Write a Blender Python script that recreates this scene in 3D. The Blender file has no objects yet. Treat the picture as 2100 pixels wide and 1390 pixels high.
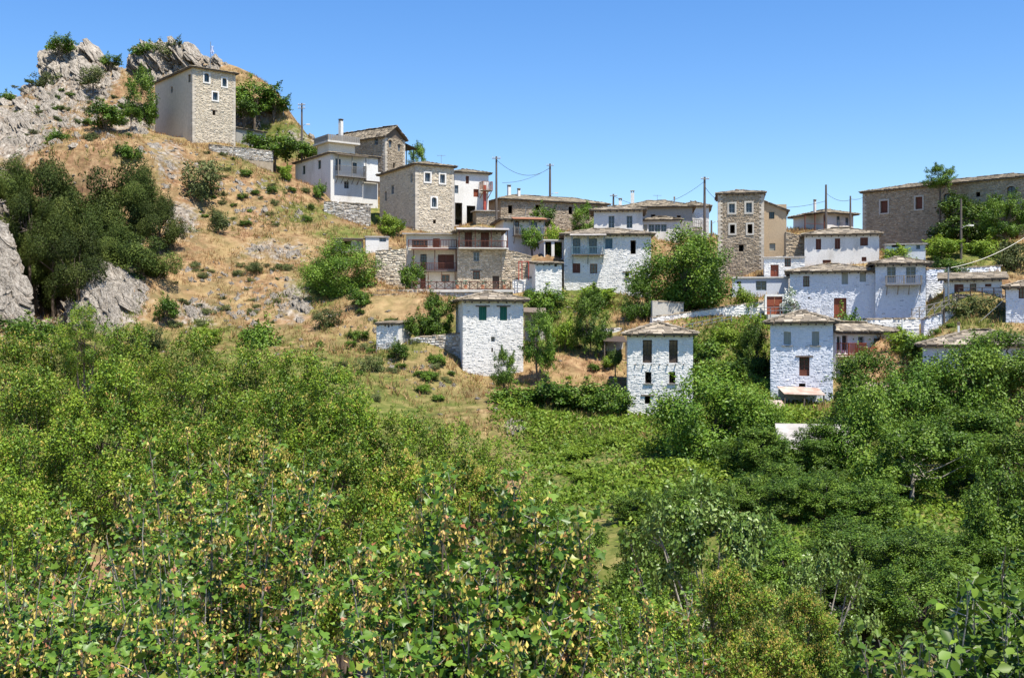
import bpy, math, random
import numpy as np
from mathutils import Matrix, Vector

# ------------------------------------------------------------------ camera, sky, sun, exposure
SC = bpy.context.scene
COL = SC.collection
FPX, CX, CY = 2300.0, 1050.0, 695.0          # focal length and centre, in photograph pixels

cam = bpy.data.cameras.new('camera')
cam.sensor_width = 36.0
cam.lens = 36.0 * FPX / 2100.0
cam.clip_start = 0.2
cam.clip_end = 9000
camo = bpy.data.objects.new('camera', cam)
COL.objects.link(camo)
camo.location = (0, 0, 0)
camo.rotation_euler = (math.radians(90), 0, 0)
SC.camera = camo

SUN = Vector((0.25, -0.33, 1.0)).normalized()
SUN_EL = math.asin(SUN.z)
SUN_AZ = math.atan2(SUN.x, SUN.y)
wd = bpy.data.worlds.new('World')
SC.world = wd
wd.use_nodes = True
nt = wd.node_tree
sky = nt.nodes.new('ShaderNodeTexSky')
sky.sky_type = 'NISHITA'
sky.sun_disc = False
sky.sun_elevation = SUN_EL
sky.sun_rotation = SUN_AZ
sky.altitude = 700
sky.air_density = 1.2
sky.dust_density = 0.25
sky.ozone_density = 4.0
nt.nodes['Background'].inputs[1].default_value = 0.108
hsv = nt.nodes.new('ShaderNodeHueSaturation')
hsv.inputs['Saturation'].default_value = 1.28
hsv.inputs['Hue'].default_value = 0.509
nt.links.new(sky.outputs[0], hsv.inputs['Color'])
nt.links.new(hsv.outputs[0], nt.nodes['Background'].inputs[0])

sl = bpy.data.lights.new('sun', 'SUN')
sl.energy = 5.0
sl.angle = math.radians(0.53)
sl.color = (1.0, 0.94, 0.83)
so = bpy.data.objects.new('sun', sl)
COL.objects.link(so)
so.rotation_euler = SUN.to_track_quat('Z', 'Y').to_euler()
so.location = (60, -40, 200)

SC.view_settings.view_transform = 'Standard'
SC.view_settings.look = 'None'
SC.view_settings.exposure = 0.8
SC.view_settings.gamma = 1.0
SC.render.engine = 'CYCLES'
SC.cycles.max_bounces = 6
SC.cycles.diffuse_bounces = 2
SC.cycles.glossy_bounces = 2
SC.cycles.transmission_bounces = 3
SC.cycles.transparent_max_bounces = 4
SC.cycles.use_denoising = True


# ------------------------------------------------------------------ helpers
def P(px, py, Y):
    return np.array([(px - CX) / FPX * Y, Y, (CY - py) / FPX * Y])


def noise2(x, y, seed=0):
    """smooth value noise, vectorised, about -1..1"""
    xi = np.floor(x).astype(np.int64); yi = np.floor(y).astype(np.int64)
    xf = x - xi; yf = y - yi
    xf = xf * xf * (3 - 2 * xf); yf = yf * yf * (3 - 2 * yf)

    def h(a, b):
        n = (a * 374761393 + b * 668265263 + seed * 1442695041) & 0x7fffffff
        n = ((n ^ (n >> 13)) * 1274126177) & 0x7fffffff
        return ((n ^ (n >> 16)) & 0xffff) / 32767.5 - 1.0
    return (h(xi, yi) * (1 - xf) + h(xi + 1, yi) * xf) * (1 - yf) + (h(xi, yi + 1) * (1 - xf) + h(xi + 1, yi + 1) * xf) * yf


def fbm(x, y, seed=0, octs=4):
    r = 0; a = 1.0; f = 1.0
    for i in range(octs):
        r = r + a * noise2(x * f, y * f, seed + i * 17); a *= 0.5; f *= 2.03
    return r


def mkmesh(name, V, F, mat=None, attrs=None, smooth=False):
    """V: N x 3, F: M x k array (all faces alike) or list of lists"""
    me = bpy.data.meshes.new(name)
    V = np.asarray(V, dtype=np.float32)
    if isinstance(F, np.ndarray):
        k = F.shape[1]; m = F.shape[0]
        me.vertices.add(len(V)); me.vertices.foreach_set('co', V.ravel())
        me.loops.add(m * k); me.loops.foreach_set('vertex_index', F.astype(np.int32).ravel())
        me.polygons.add(m)
        me.polygons.foreach_set('loop_start', np.arange(0, m * k, k, dtype=np.int32))
        me.polygons.foreach_set('loop_total', np.full(m, k, dtype=np.int32))
        if smooth:
            me.polygons.foreach_set('use_smooth', np.ones(m, dtype=bool))
        me.update(calc_edges=True)
    else:
        me.from_pydata([tuple(v) for v in V.tolist()], [], F)
        if smooth:
            for p in me.polygons: p.use_smooth = True
    if attrs:
        for an, av in attrs.items():
            a = me.attributes.new(an, 'FLOAT', 'POINT')
            a.data.foreach_set('value', np.asarray(av, dtype=np.float32))
    if mat: me.materials.append(mat)
    return me


def obj(name, me, parent=None, loc=None, rotz=None, mw=None):
    o = bpy.data.objects.new(name, me)
    COL.objects.link(o)
    if parent: o.parent = parent
    if mw is not None: o.matrix_basis = mw
    if loc is not None: o.location = loc
    if rotz is not None: o.rotation_euler = (0, 0, rotz)
    return o


def tag(o, label=None, cat=None, group=None, kind=None):
    if label: o['label'] = label
    if cat: o['category'] = cat
    if group: o['group'] = group
    if kind: o['kind'] = kind
    return o


class MB:
    """collects boxes / beams / quads into one mesh"""
    def __init__(s): s.v = []; s.f = []

    def add(s, vs, fs):
        n = len(s.v); s.v += [tuple(map(float, v)) for v in vs]; s.f += [[i + n for i in f] for f in fs]
        return s

    def box(s, x0, x1, y0, y1, z0, z1):
        return s.add([(x0, y0, z0), (x1, y0, z0), (x1, y1, z0), (x0, y1, z0), (x0, y0, z1), (x1, y0, z1), (x1, y1, z1), (x0, y1, z1)],
                     [[0, 3, 2, 1], [4, 5, 6, 7], [0, 1, 5, 4], [1, 2, 6, 5], [2, 3, 7, 6], [3, 0, 4, 7]])

    def beam(s, p, q, w, h=None):
        h = h or w
        p = Vector(p); q = Vector(q); d = (q - p).normalized()
        up = Vector((0, 0, 1)) if abs(d.z) < 0.9 else Vector((0, 1, 0))
        a = d.cross(up).normalized() * w / 2; b = a.cross(d).normalized() * h / 2
        vs = [p - a - b, p + a - b, p + a + b, p - a + b, q - a - b, q + a - b, q + a + b, q - a + b]
        return s.add(vs, [[0, 1, 2, 3], [7, 6, 5, 4], [0, 4, 5, 1], [1, 5, 6, 2], [2, 6, 7, 3], [3, 7, 4, 0]])

    def tube(s, pts, rad, k=6):
        pts = [Vector(p) for p in pts]
        n0 = len(s.v)
        for i, p in enumerate(pts):
            d = (pts[min(i + 1, len(pts) - 1)] - pts[max(i - 1, 0)]).normalized()
            up = Vector((0, 0, 1)) if abs(d.z) < 0.9 else Vector((1, 0, 0))
            a = d.cross(up).normalized(); b = a.cross(d)
            r = rad[i] if hasattr(rad, '__len__') else rad
            for j in range(k):
                t = 2 * math.pi * j / k
                s.v.append(tuple(p + a * r * math.cos(t) + b * r * math.sin(t)))
        for i in range(len(pts) - 1):
            for j in range(k):
                s.f.append([n0 + i * k + j, n0 + i * k + (j + 1) % k, n0 + (i + 1) * k + (j + 1) % k, n0 + (i + 1) * k + j])
        s.f.append([n0 + j for j in range(k)][::-1]); s.f.append([n0 + (len(pts) - 1) * k + j for j in range(k)])
        return s

    def mesh(s, name, mat): return mkmesh(name, np.array(s.v, dtype=np.float32).reshape(-1, 3), s.f, mat)

    def build(s, name, mat, parent=None): return obj(name, s.mesh(name, mat), parent)


def ramp(nt, fac, stops):
    r = nt.nodes.new('ShaderNodeValToRGB')
    cr = r.color_ramp
    while len(cr.elements) < len(stops): cr.elements.new(0.5)
    for e, (p, c) in zip(cr.elements, stops):
        e.position = p; e.color = (c[0], c[1], c[2], 1)
    nt.links.new(fac, r.inputs[0])
    return r.outputs[0]


def newmat(name):
    m = bpy.data.materials.new(name); m.use_nodes = True
    nt = m.node_tree; b = nt.nodes['Principled BSDF']
    return m, nt, b


def noisenode(nt, scale, detail=4, coord='Object', stretch=None, rough=0.6):
    tc = nt.nodes.new('ShaderNodeTexCoord')
    n = nt.nodes.new('ShaderNodeTexNoise')
    n.inputs['Scale'].default_value = scale; n.inputs['Detail'].default_value = detail
    n.inputs['Roughness'].default_value = rough
    src = tc.outputs[coord]
    if stretch:
        mp = nt.nodes.new('ShaderNodeMapping'); mp.inputs['Scale'].default_value = stretch
        nt.links.new(src, mp.inputs[0]); src = mp.outputs[0]
    nt.links.new(src, n.inputs['Vector'])
    return n.outputs['Fac']


def bump(nt, b, fac, strength=0.3, dist=0.05):
    bp = nt.nodes.new('ShaderNodeBump'); bp.inputs['Strength'].default_value = strength; bp.inputs['Distance'].default_value = dist
    nt.links.new(fac, bp.inputs['Height']); nt.links.new(bp.outputs[0], b.inputs['Normal'])


def mixc(nt, fac, a, b, mode='MIX'):
    m = nt.nodes.new('ShaderNodeMix'); m.data_type = 'RGBA'; m.blend_type = mode
    if isinstance(fac, (int, float)): m.inputs[0].default_value = fac
    else: nt.links.new(fac, m.inputs[0])
    for s, x in ((6, a), (7, b)):
        if isinstance(x, tuple): m.inputs[s].default_value = (x[0], x[1], x[2], 1)
        else: nt.links.new(x, m.inputs[s])
    return m.outputs[2]


def attr(nt, name):
    a = nt.nodes.new('ShaderNodeAttribute'); a.attribute_name = name
    return a.outputs['Fac']


def objrand(nt):
    return nt.nodes.new('ShaderNodeObjectInfo').outputs['Random']


def simple(name, c1, c2, scale=3, rough=0.8, bmp=0.2, stretch=None, spec=0.3, metal=0.0, jitter=0.0):
    m, nt, b = newmat(name)
    n = noisenode(nt, scale, 5, stretch=stretch)
    c = ramp(nt, n, [(0.3, c1), (0.7, c2)])
    if jitter:
        h = nt.nodes.new('ShaderNodeHueSaturation')
        mr = nt.nodes.new('ShaderNodeMapRange'); mr.inputs[3].default_value = 1 - jitter; mr.inputs[4].default_value = 1 + jitter
        nt.links.new(objrand(nt), mr.inputs[0]); nt.links.new(mr.outputs[0], h.inputs['Value'])
        nt.links.new(c, h.inputs['Color']); c = h.outputs[0]
    nt.links.new(c, b.inputs['Base Color'])
    b.inputs['Roughness'].default_value = rough
    b.inputs['Specular IOR Level'].default_value = spec
    b.inputs['Metallic'].default_value = metal
    if bmp: bump(nt, b, n, bmp)
    return m


def leafmat(name, stops, trans=0.3, rough=0.45, var=0.18, spec=0.35):
    m, nt, b = newmat(name)
    c = ramp(nt, attr(nt, 'tone'), stops)
    h = nt.nodes.new('ShaderNodeHueSaturation')
    mr = nt.nodes.new('ShaderNodeMapRange'); mr.inputs[3].default_value = 1 - var; mr.inputs[4].default_value = 1 + var
    nt.links.new(objrand(nt), mr.inputs[0]); nt.links.new(mr.outputs[0], h.inputs['Value'])
    nt.links.new(c, h.inputs['Color']); c = h.outputs[0]
    nt.links.new(c, b.inputs['Base Color'])
    b.inputs['Roughness'].default_value = rough
    b.inputs['Specular IOR Level'].default_value = spec
    t = nt.nodes.new('ShaderNodeBsdfTranslucent')
    g = nt.nodes.new('ShaderNodeHueSaturation'); g.inputs['Value'].default_value = 1.5; g.inputs['Hue'].default_value = 0.485
    nt.links.new(c, g.inputs['Color']); nt.links.new(g.outputs[0], t.inputs['Color'])
    mx = nt.nodes.new('ShaderNodeMixShader'); mx.inputs[0].default_value = trans
    nt.links.new(b.outputs[0], mx.inputs[1]); nt.links.new(t.outputs[0], mx.inputs[2])
    nt.links.new(mx.outputs[0], nt.nodes['Material Output'].inputs['Surface'])
    return m


def stonemat(name, stops, rough=0.9, stain=(0.3, 0.27, 0.2), stainamt=0.35, bmp=0.5):
    """masonry: colour per stone from 'tone', weathering from noise"""
    m, nt, b = newmat(name)
    c = ramp(nt, attr(nt, 'tone'), stops)
    n1 = noisenode(nt, 0.55, 5, stretch=(1, 1, 0.45))
    f = ramp(nt, n1, [(0.5, (0, 0, 0)), (0.75, (stainamt,) * 3)])
    c = mixc(nt, f, c, stain)
    n2 = noisenode(nt, 7, 6)
    c = mixc(nt, 0.35, c, ramp(nt, n2, [(0.3, (0.35, 0.35, 0.35)), (0.62, (1, 1, 1))]), 'MULTIPLY')
    nt.links.new(c, b.inputs['Base Color'])
    b.inputs['Roughness'].default_value = rough
    b.inputs['Specular IOR Level'].default_value = 0.15
    bump(nt, b, n2, bmp, 0.06)
    return m


M = {}
M['white'] = stonemat('whitewashed_stone', [(0, (0.36, 0.34, 0.30)), (0.03, (0.78, 0.76, 0.72)), (1, (0.88, 0.86, 0.82))], stain=(0.46, 0.42, 0.35), stainamt=0.5, bmp=0.35)
M['bluewhite'] = stonemat('blue_limewashed_stone', [(0, (0.4, 0.41, 0.43)), (0.04, (0.70, 0.73, 0.79)), (1, (0.80, 0.82, 0.86))], stain=(0.48, 0.47, 0.46), stainamt=0.4, bmp=0.35)
M['plaster'] = stonemat('white_plaster', [(0, (0.78, 0.76, 0.72)), (1, (0.83, 0.81, 0.77))], stain=(0.46, 0.42, 0.35), stainamt=0.55, bmp=0.08)
M['blueplaster'] = stonemat('pale_blue_plaster', [(0, (0.66, 0.70, 0.77)), (1, (0.72, 0.76, 0.81))], stain=(0.55, 0.55, 0.55), stainamt=0.3, bmp=0.08)
M['cream'] = stonemat('cream_plaster', [(0, (0.74, 0.66, 0.54)), (1, (0.78, 0.7, 0.58))], stain=(0.5, 0.42, 0.32), stainamt=0.4, bmp=0.08)
M['peach'] = stonemat('peach_render', [(0, (0.5, 0.38, 0.25)), (1, (0.62, 0.48, 0.34))], stain=(0.34, 0.27, 0.2), stainamt=0.7, bmp=0.2)
M['greyplaster'] = stonemat('grey_weathered_plaster', [(0, (0.54, 0.51, 0.45)), (1, (0.62, 0.59, 0.52))], stain=(0.38, 0.33, 0.26), stainamt=0.6, bmp=0.15)
M['stone'] = stonemat('grey_brown_stone', [(0, (0.27, 0.21, 0.145)), (0.5, (0.42, 0.335, 0.24)), (1, (0.56, 0.46, 0.34))], stainamt=0.4)
M['tanstone'] = stonemat('tan_stone', [(0, (0.42, 0.34, 0.24)), (0.5, (0.56, 0.46, 0.34)), (1, (0.70, 0.6, 0.47))], stain=(0.34, 0.26, 0.17), stainamt=0.35)
M['palestone'] = stonemat('pale_stone', [(0, (0.44, 0.38, 0.30)), (0.3, (0.66, 0.56, 0.42)), (1, (0.82, 0.73, 0.58))], stain=(0.42, 0.36, 0.28), stainamt=0.35)
M['wallstone'] = stonemat('dry_wall_stone', [(0, (0.26, 0.23, 0.2)), (0.4, (0.5, 0.47, 0.42)), (1, (0.74, 0.72, 0.68))], stain=(0.4, 0.33, 0.25), stainamt=0.4)
M['mortar'] = simple('grey_mortar', (0.30, 0.245, 0.175), (0.42, 0.35, 0.26), 2.0, 0.95, 0.3)
M['mortarpale'] = simple('pale_mortar', (0.5, 0.43, 0.33), (0.62, 0.54, 0.43), 2.0, 0.95, 0.3)
M['mortarwhite'] = simple('white_mortar', (0.64, 0.62, 0.58), (0.78, 0.76, 0.72), 2.0, 0.95, 0.2)
M['mortarblue'] = simple('blue_mortar', (0.62, 0.65, 0.71), (0.73, 0.75, 0.8), 2.0, 0.95, 0.2)
M['brown'] = simple('red_brown_paint', (0.10, 0.032, 0.018), (0.17, 0.06, 0.035), 6, 0.55, 0.1, (8, 8, 0.6))
M['redbrown'] = simple('rust_red_door_paint', (0.19, 0.045, 0.022), (0.27, 0.08, 0.04), 5, 0.5, 0.1, (8, 8, 0.6))
M['wood'] = simple('weathered_wood', (0.10, 0.075, 0.055), (0.2, 0.16, 0.125), 5, 0.85, 0.3, (6, 6, 0.7))
M['greywood'] = simple('grey_weathered_wood', (0.17, 0.155, 0.14), (0.31, 0.29, 0.26), 5, 0.85, 0.3, (6, 6, 0.7))
M['darkwood'] = simple('dark_wood', (0.045, 0.032, 0.025), (0.09, 0.065, 0.05), 5, 0.8, 0.3, (6, 6, 0.7))
M['orangewood'] = simple('varnished_wood', (0.24, 0.1, 0.045), (0.34, 0.16, 0.08), 5, 0.6, 0.2, (6, 6, 0.7))
M['green'] = simple('green_shutter_paint', (0.008, 0.105, 0.068), (0.014, 0.15, 0.1), 4, 0.5, 0.1, (8, 8, 0.6))
M['darkgreen'] = simple('dark_green_paint', (0.02, 0.04, 0.035), (0.035, 0.06, 0.05), 4, 0.5, 0.1)
M['greyblue'] = simple('grey_blue_paint', (0.2, 0.25, 0.3), (0.3, 0.36, 0.4), 4, 0.5, 0.1, (8, 8, 0.6))
M['tealpaint'] = simple('teal_paint', (0.07, 0.13, 0.16), (0.12, 0.2, 0.23), 4, 0.5, 0.1)
M['greyframe'] = simple('grey_curtain_shutter', (0.30, 0.31, 0.27), (0.42, 0.42, 0.37), 4, 0.7, 0.1, (8, 8, 0.5))
M['sheet'] = simple('painted_sheet_metal', (0.25, 0.22, 0.19), (0.5, 0.47, 0.43), 0.7, 0.5, 0.1)
M['rustsheet'] = simple('rust_stained_sheet', (0.3, 0.17, 0.12), (0.5, 0.43, 0.37), 0.9, 0.6, 0.1)
M['concrete'] = simple('pale_concrete', (0.5, 0.47, 0.42), (0.66, 0.63, 0.57), 1.5, 0.9, 0.2)
M['pole'] = simple('tarred_pole_wood', (0.08, 0.065, 0.055), (0.17, 0.145, 0.125), 4, 0.85, 0.2, (5, 5, 0.4))
M['metal'] = simple('grey_metal', (0.22, 0.22, 0.22), (0.35, 0.35, 0.35), 4, 0.5, 0, metal=0.6)
M['cable'] = simple('black_cable', (0.03, 0.03, 0.03), (0.06, 0.06, 0.06), 3, 0.6, 0)
M['palecable'] = simple('pale_cable', (0.5, 0.48, 0.42), (0.6, 0.57, 0.5), 3, 0.6, 0)
M['redpipe'] = simple('red_painted_pipe', (0.3, 0.05, 0.035), (0.42, 0.09, 0.06), 3, 0.5, 0)
M['brick'] = simple('old_red_brick', (0.28, 0.1, 0.06), (0.46, 0.22, 0.14), 4, 0.9, 0.4)
M['pot'] = simple('terracotta', (0.4, 0.16, 0.08), (0.5, 0.22, 0.12), 3, 0.8, 0.1)
M['flagblue'] = simple('blue_and_white_cloth', (0.1, 0.2, 0.55), (0.75, 0.78, 0.85), 3, 0.8, 0, (0.2, 0.2, 3))
g, nt_, b_ = newmat('window_glass')
b_.inputs['Base Color'].default_value = (0.02, 0.024, 0.03, 1); b_.inputs['Roughness'].default_value = 0.06; b_.inputs['Specular IOR Level'].default_value = 0.6
M['glass'] = g
m, nt_, b_ = newmat('roof_slab_stone')
c_ = ramp(nt_, objrand(nt_), [(0, (0.12, 0.10, 0.075)), (0.35, (0.23, 0.19, 0.14)), (0.75, (0.33, 0.27, 0.19)), (1, (0.5, 0.43, 0.33))])
n_ = noisenode(nt_, 3.0, 5, coord='Object')
c_ = mixc(nt_, 0.55, c_, ramp(nt_, n_, [(0.3, (0.4, 0.4, 0.4)), (0.65, (1, 1, 1))]), 'MULTIPLY')
nt_.links.new(c_, b_.inputs['Base Color']); b_.inputs['Roughness'].default_value = 0.9; bump(nt_, b_, n_, 0.4, 0.05)
M['slate'] = m
M['slatefar'] = stonemat('roof_slab_stone_far', [(0, (0.12, 0.10, 0.075)), (0.5, (0.24, 0.2, 0.145)), (1, (0.37, 0.31, 0.23))], stain=(0.3, 0.27, 0.2), stainamt=0.3, bmp=0.3)
M['rock'] = None
m, nt_, b_ = newmat('limestone_rock')
n_ = noisenode(nt_, 2.6, 8, coord='Object', stretch=(1.6, 7, 0.7), rough=.72); n2_ = noisenode(nt_, 0.35, 4, coord='Object')
c_ = ramp(nt_, n_, [(0.3, (0.10, 0.088, 0.074)), (0.46, (0.33, 0.29, 0.24)), (0.7, (0.57, 0.515, 0.44))])
c_ = mixc(nt_, ramp(nt_, n2_, [(0.52, (0, 0, 0)), (0.75, (0.45,) * 3)]), c_, (0.36, 0.25, 0.16))
b_.inputs['Roughness'].default_value = 0.95; b_.inputs['Specular IOR Level'].default_value = 0.1
c_ = mixc(nt_, 0.6, c_, ramp(nt_, noisenode(nt_, 5.0, 6, coord='Object', stretch=(2.5, 9, 0.9), rough=.7), [(0.42, (0.12, 0.105, 0.09)), (0.5, (1, 1, 1))]), 'MULTIPLY')
nt_.links.new(c_, b_.inputs['Base Color'])
bump(nt_, b_, n_, 1.0, 0.4)
M['rock'] = m
M['quoin'] = simple('dressed_corner_stone', (0.42, 0.37, 0.3), (0.6, 0.54, 0.45), 3, 0.9, 0.3, jitter=.2)
M['bark'] = simple('grey_brown_bark', (0.075, 0.055, 0.04), (0.19, 0.155, 0.12), 7, 0.95, 0.5, (2, 2, 0.6))
M['palebark'] = simple('pale_grey_bark', (0.2, 0.18, 0.15), (0.4, 0.37, 0.32), 7, 0.95, 0.5, (2, 2, 0.6))

LF = {}
LF['maple'] = leafmat('maple_leaf', [(0, (0.03, 0.065, 0.006)), (0.5, (0.10, 0.18, 0.013)), (1, (0.24, 0.32, 0.03))], 0.14, 0.45, 0.2, 0.2)
LF['nearmaple'] = leafmat('near_maple_leaf', [(0, (0.03, 0.075, 0.008)), (0.5, (0.085, 0.17, 0.016)), (0.93, (0.18, 0.28, 0.035)), (0.96, (0.32, 0.2, 0.05)), (1, (0.3, 0.12, 0.05))], 0.18, 0.4, 0.06, 0.3)
LF['seed'] = leafmat('maple_seed', [(0, (0.46, 0.40, 0.06)), (0.5, (0.70, 0.57, 0.15)), (0.85, (0.74, 0.5, 0.2)), (1, (0.66, 0.32, 0.16))], 0.3, 0.5, 0.05, 0.2)
LF['broad'] = leafmat('broad_leaf', [(0, (0.024, 0.055, 0.006)), (0.5, (0.075, 0.145, 0.013)), (1, (0.17, 0.25, 0.03))], 0.14, 0.45, 0.32, 0.22)
LF['fresh'] = leafmat('fresh_leaf', [(0, (0.035, 0.08, 0.008)), (0.5, (0.10, 0.19, 0.016)), (1, (0.21, 0.3, 0.035))], 0.16, 0.45, 0.08, 0.22)
LF['walnut'] = leafmat('walnut_leaf', [(0, (0.04, 0.085, 0.012)), (0.5, (0.11, 0.185, 0.028)), (1, (0.24, 0.32, 0.09))], 0.15, 0.36, 0.1, 0.35)
LF['ever'] = leafmat('evergreen_leaf', [(0, (0.018, 0.032, 0.006)), (0.5, (0.055, 0.082, 0.014)), (1, (0.125, 0.15, 0.03))], 0.08, 0.6, 0.4, 0.12)
LF['shrub'] = leafmat('grey_green_leaf', [(0, (0.04, 0.06, 0.016)), (0.5, (0.095, 0.12, 0.034)), (1, (0.18, 0.2, 0.075))], 0.12, 0.55, 0.3, 0.15)
LF['lime'] = leafmat('lime_green_leaf', [(0, (0.06, 0.12, 0.008)), (0.5, (0.15, 0.24, 0.018)), (1, (0.26, 0.34, 0.04))], 0.2, 0.5, 0.12, 0.2)
LF['ivy'] = leafmat('ground_ivy_leaf', [(0, (0.045, 0.09, 0.008)), (0.5, (0.13, 0.215, 0.018)), (1, (0.25, 0.32, 0.04))], 0.2, 0.5, 0.1, 0.2)
LF['straw'] = leafmat('dry_grass', [(0, (0.2, 0.105, 0.045)), (0.45, (0.36, 0.215, 0.095)), (0.85, (0.56, 0.41, 0.2)), (0.9, (0.2, 0.2, 0.05)), (1, (0.13, 0.17, 0.03))], 0.2, 0.8, 0.05, 0.1)
LF['flower'] = leafmat('white_blossom', [(0, (0.05, 0.11, 0.03)), (0.45, (0.12, 0.2, 0.07)), (0.5, (0.7, 0.72, 0.68)), (1, (0.8, 0.8, 0.77))], 0.2, 0.6)


# ------------------------------------------------------------------ houses: where they stand (footprints from surveyed corners)
class House:
    ALL = []

    def __init__(s, name, label, A, B, base, eave, depth, wall='white', roof=None, stone='F', cat='house', group=None, zfoot=3.0, ctrl=True):
        s.name, s.label, s.cat, s.group = name, label, cat, group
        s.A = np.array([(A[0] - CX) / FPX * A[1], A[1]]); s.B = np.array([(B[0] - CX) / FPX * B[1], B[1]])
        d = s.B - s.A; s.w = float(np.hypot(*d)); s.th = math.atan2(d[1], d[0])
        s.c, s.s = math.cos(s.th), math.sin(s.th)
        s.zb = (CY - base) / FPX * A[1]; s.h = (CY - eave) / FPX * A[1] - s.zb
        s.d = depth; s.wall = wall; s.roof = roof or {}; s.stone = stone; s.zfoot = zfoot
        s.op = {'F': [], 'L': [], 'R': []}
        s.extra = []
        s.Y = A[1]
        if ctrl: House.ALL.append(s)

    def loc(s, x, y):                                   # local plan -> world plan
        return s.A + x * np.array([s.c, s.s]) + y * np.array([-s.s, s.c])

    def uv(s, px, py, face='F'):
        k = (px - CX) / FPX
        if face == 'F':
            u = (k * s.A[1] - s.A[0]) / (s.c - k * s.s); Y = s.A[1] + u * s.s
        else:
            O = s.A if face == 'L' else s.B
            u = (O[0] - k * O[1]) / (s.s + k * s.c); Y = O[1] + u * s.c
        return u, (CY - py) / FPX * Y - s.zb

    def o(s, px0, py0, px1, py1, kind='hole', face='F', **kw):
        u0, v1 = s.uv(px0, py0, face); u1, _ = s.uv(px1, py0, face)
        _, v0 = s.uv((px0 + px1) / 2, py1, face)
        _, v1 = s.uv((px0 + px1) / 2, py0, face)
        if u0 > u1: u0, u1 = u1, u0
        s.op[face].append((u0, v0, u1, v1, kind, kw))
        return s


def hip(rise, o=0.45, **k): return dict(t='hip', rise=rise, o=o, **k)
def gable(rise, o=0.45, **k): return dict(t='gable', rise=rise, o=o, **k)
def shed(rise, o=0.35, **k): return dict(t='shed', rise=rise, o=o, **k)
def flat(**k): return dict(t='flat', rise=0.05, o=0.15, **k)


H = {}
def hs(key, *a, **k):
    H[key] = House(*a, **k); return H[key]

# front row
hs('h1', 'tower_house', 'narrow whitewashed stone house with black empty windows and broken balcony stubs', (1287, 95), (1421, 94.5), 846, 684, 6.0, 'white', hip(1.25, 0.4), 'FL') \
    .o(1318, 697, 1337, 744, 'french', col='darkwood').o(1372, 697, 1390, 744, 'french', col='darkwood') \
    .o(1323, 762, 1336, 786, 'hole', sill=1).o(1372, 762, 1385, 786, 'hole', sill=1).o(1322, 812, 1334, 828, 'hole', lintel=1)
hs('h2', 'shuttered_house', 'white stone house with two closed green shutters below the terrace railing', (949, 104), (1073, 104.8), 768, 615, 7.0, 'white', hip(1.15, 0.5), 'FL') \
    .o(982, 629, 998, 657, 'shut', col='green', lintel=1).o(1025, 629, 1040, 657, 'shut', col='green', lintel=1) \
    .o(1007, 689, 1015, 701, 'sash', col='greyblue').o(1007.5, 713, 1011, 722, 'hole')
hs('h3', 'corner_house', 'tall blue-white house with red wooden side balcony behind the walnut trees', (1580, 95), (1708, 93.8), 822, 660, 6.2, 'bluewhite', hip(1.25, 0.5), 'F') \
    .o(1607, 680, 1622, 708, 'shut', col='greyframe', lintel=0, sill=1, cross=1).o(1665, 680, 1680, 708, 'shut', col='greyframe', sill=1, cross=1) \
    .o(1639, 732, 1660, 771, 'french', col='brown', lintel=1).o(1638, 786, 1652, 793, 'hole')
hs('h3w', 'gallery_wing', 'low white wing with open gallery beside the red wooden balcony', (1713, 98.5), (1836, 106), 775, 678, 4.5, 'plaster', hip(1.0, 0.7), '', zfoot=3) \
    .o(1716, 690, 1724, 718, 'french', col='darkgreen').o(1727, 688, 1738, 718, 'french', col='darkwood').o(1760, 690, 1773, 708, 'sash', col='greyblue').o(1792, 694, 1806, 708, 'sash', col='greyblue')
hs('h4', 'long_blue_house', 'long blue-white house with red door and three high windows', (1620, 117), (1795, 114.9), 668, 557, 7.5, 'bluewhite', hip(1.2, 0.45), 'F') \
    .o(1647, 566, 1660, 588, 'sash', col='brown').o(1726, 559, 1739, 583, 'shut', col='greyframe', cross=1).o(1763, 559, 1776, 578, 'shut', col='greyframe', cross=1) \
    .o(1710, 611, 1736, 652, 'door', col='redbrown').o(1657, 609, 1661, 613, 'hole')
hs('h4b', 'balcony_bay_house', 'blue-white house end with grey wooden balcony under a stone slab roof', (1795.5, 114.2), (1898, 113.0), 668, 541, 8.0, 'bluewhite', hip(1.0, 0.6), 'F') \
    .o(1819, 547, 1837, 580, 'french', col='greyblue').o(1858, 547, 1878, 580, 'french', col='greyblue')
hs('h5', 'wide_white_house', 'wide white stone house with dark balcony and white awning, half plastered', (1157, 130), (1335, 129.6), 604, 480, 7.5, 'white', hip(1.2, 0.45), 'F') \
    .o(1175, 489, 1190, 520, 'french', col='tealpaint').o(1208, 489, 1224, 520, 'french', col='tealpaint').o(1241, 489, 1256, 510, 'shut', col='tealpaint', cross=1) \
    .o(1293, 493, 1304, 521, 'hole').o(1174, 540, 1190, 560, 'shut', col='brown').o(1210, 541, 1225, 561, 'sash', col='orangewood').o(1282, 559, 1290, 570, 'hole', lintel=1, sill=1)
hs('h6', 'cream_house', 'cream plastered house with two red-brown wooden balconies above the terrace', (833, 128), (938, 128.3), 594, 478, 7.0, 'cream', shed(0.7, 0.45, mat='sheet'), '') \
    .o(845, 492, 877, 508, 'french', col='orangewood').o(888, 489, 902, 508, 'door', col='redbrown').o(862, 521, 875, 552, 'french', col='darkwood').o(898, 522, 931, 552, 'shut', col='brown') \
    .o(862, 563, 873, 593, 'door', col='brown').o(905, 563, 922, 579, 'sash', col='orangewood')
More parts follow.
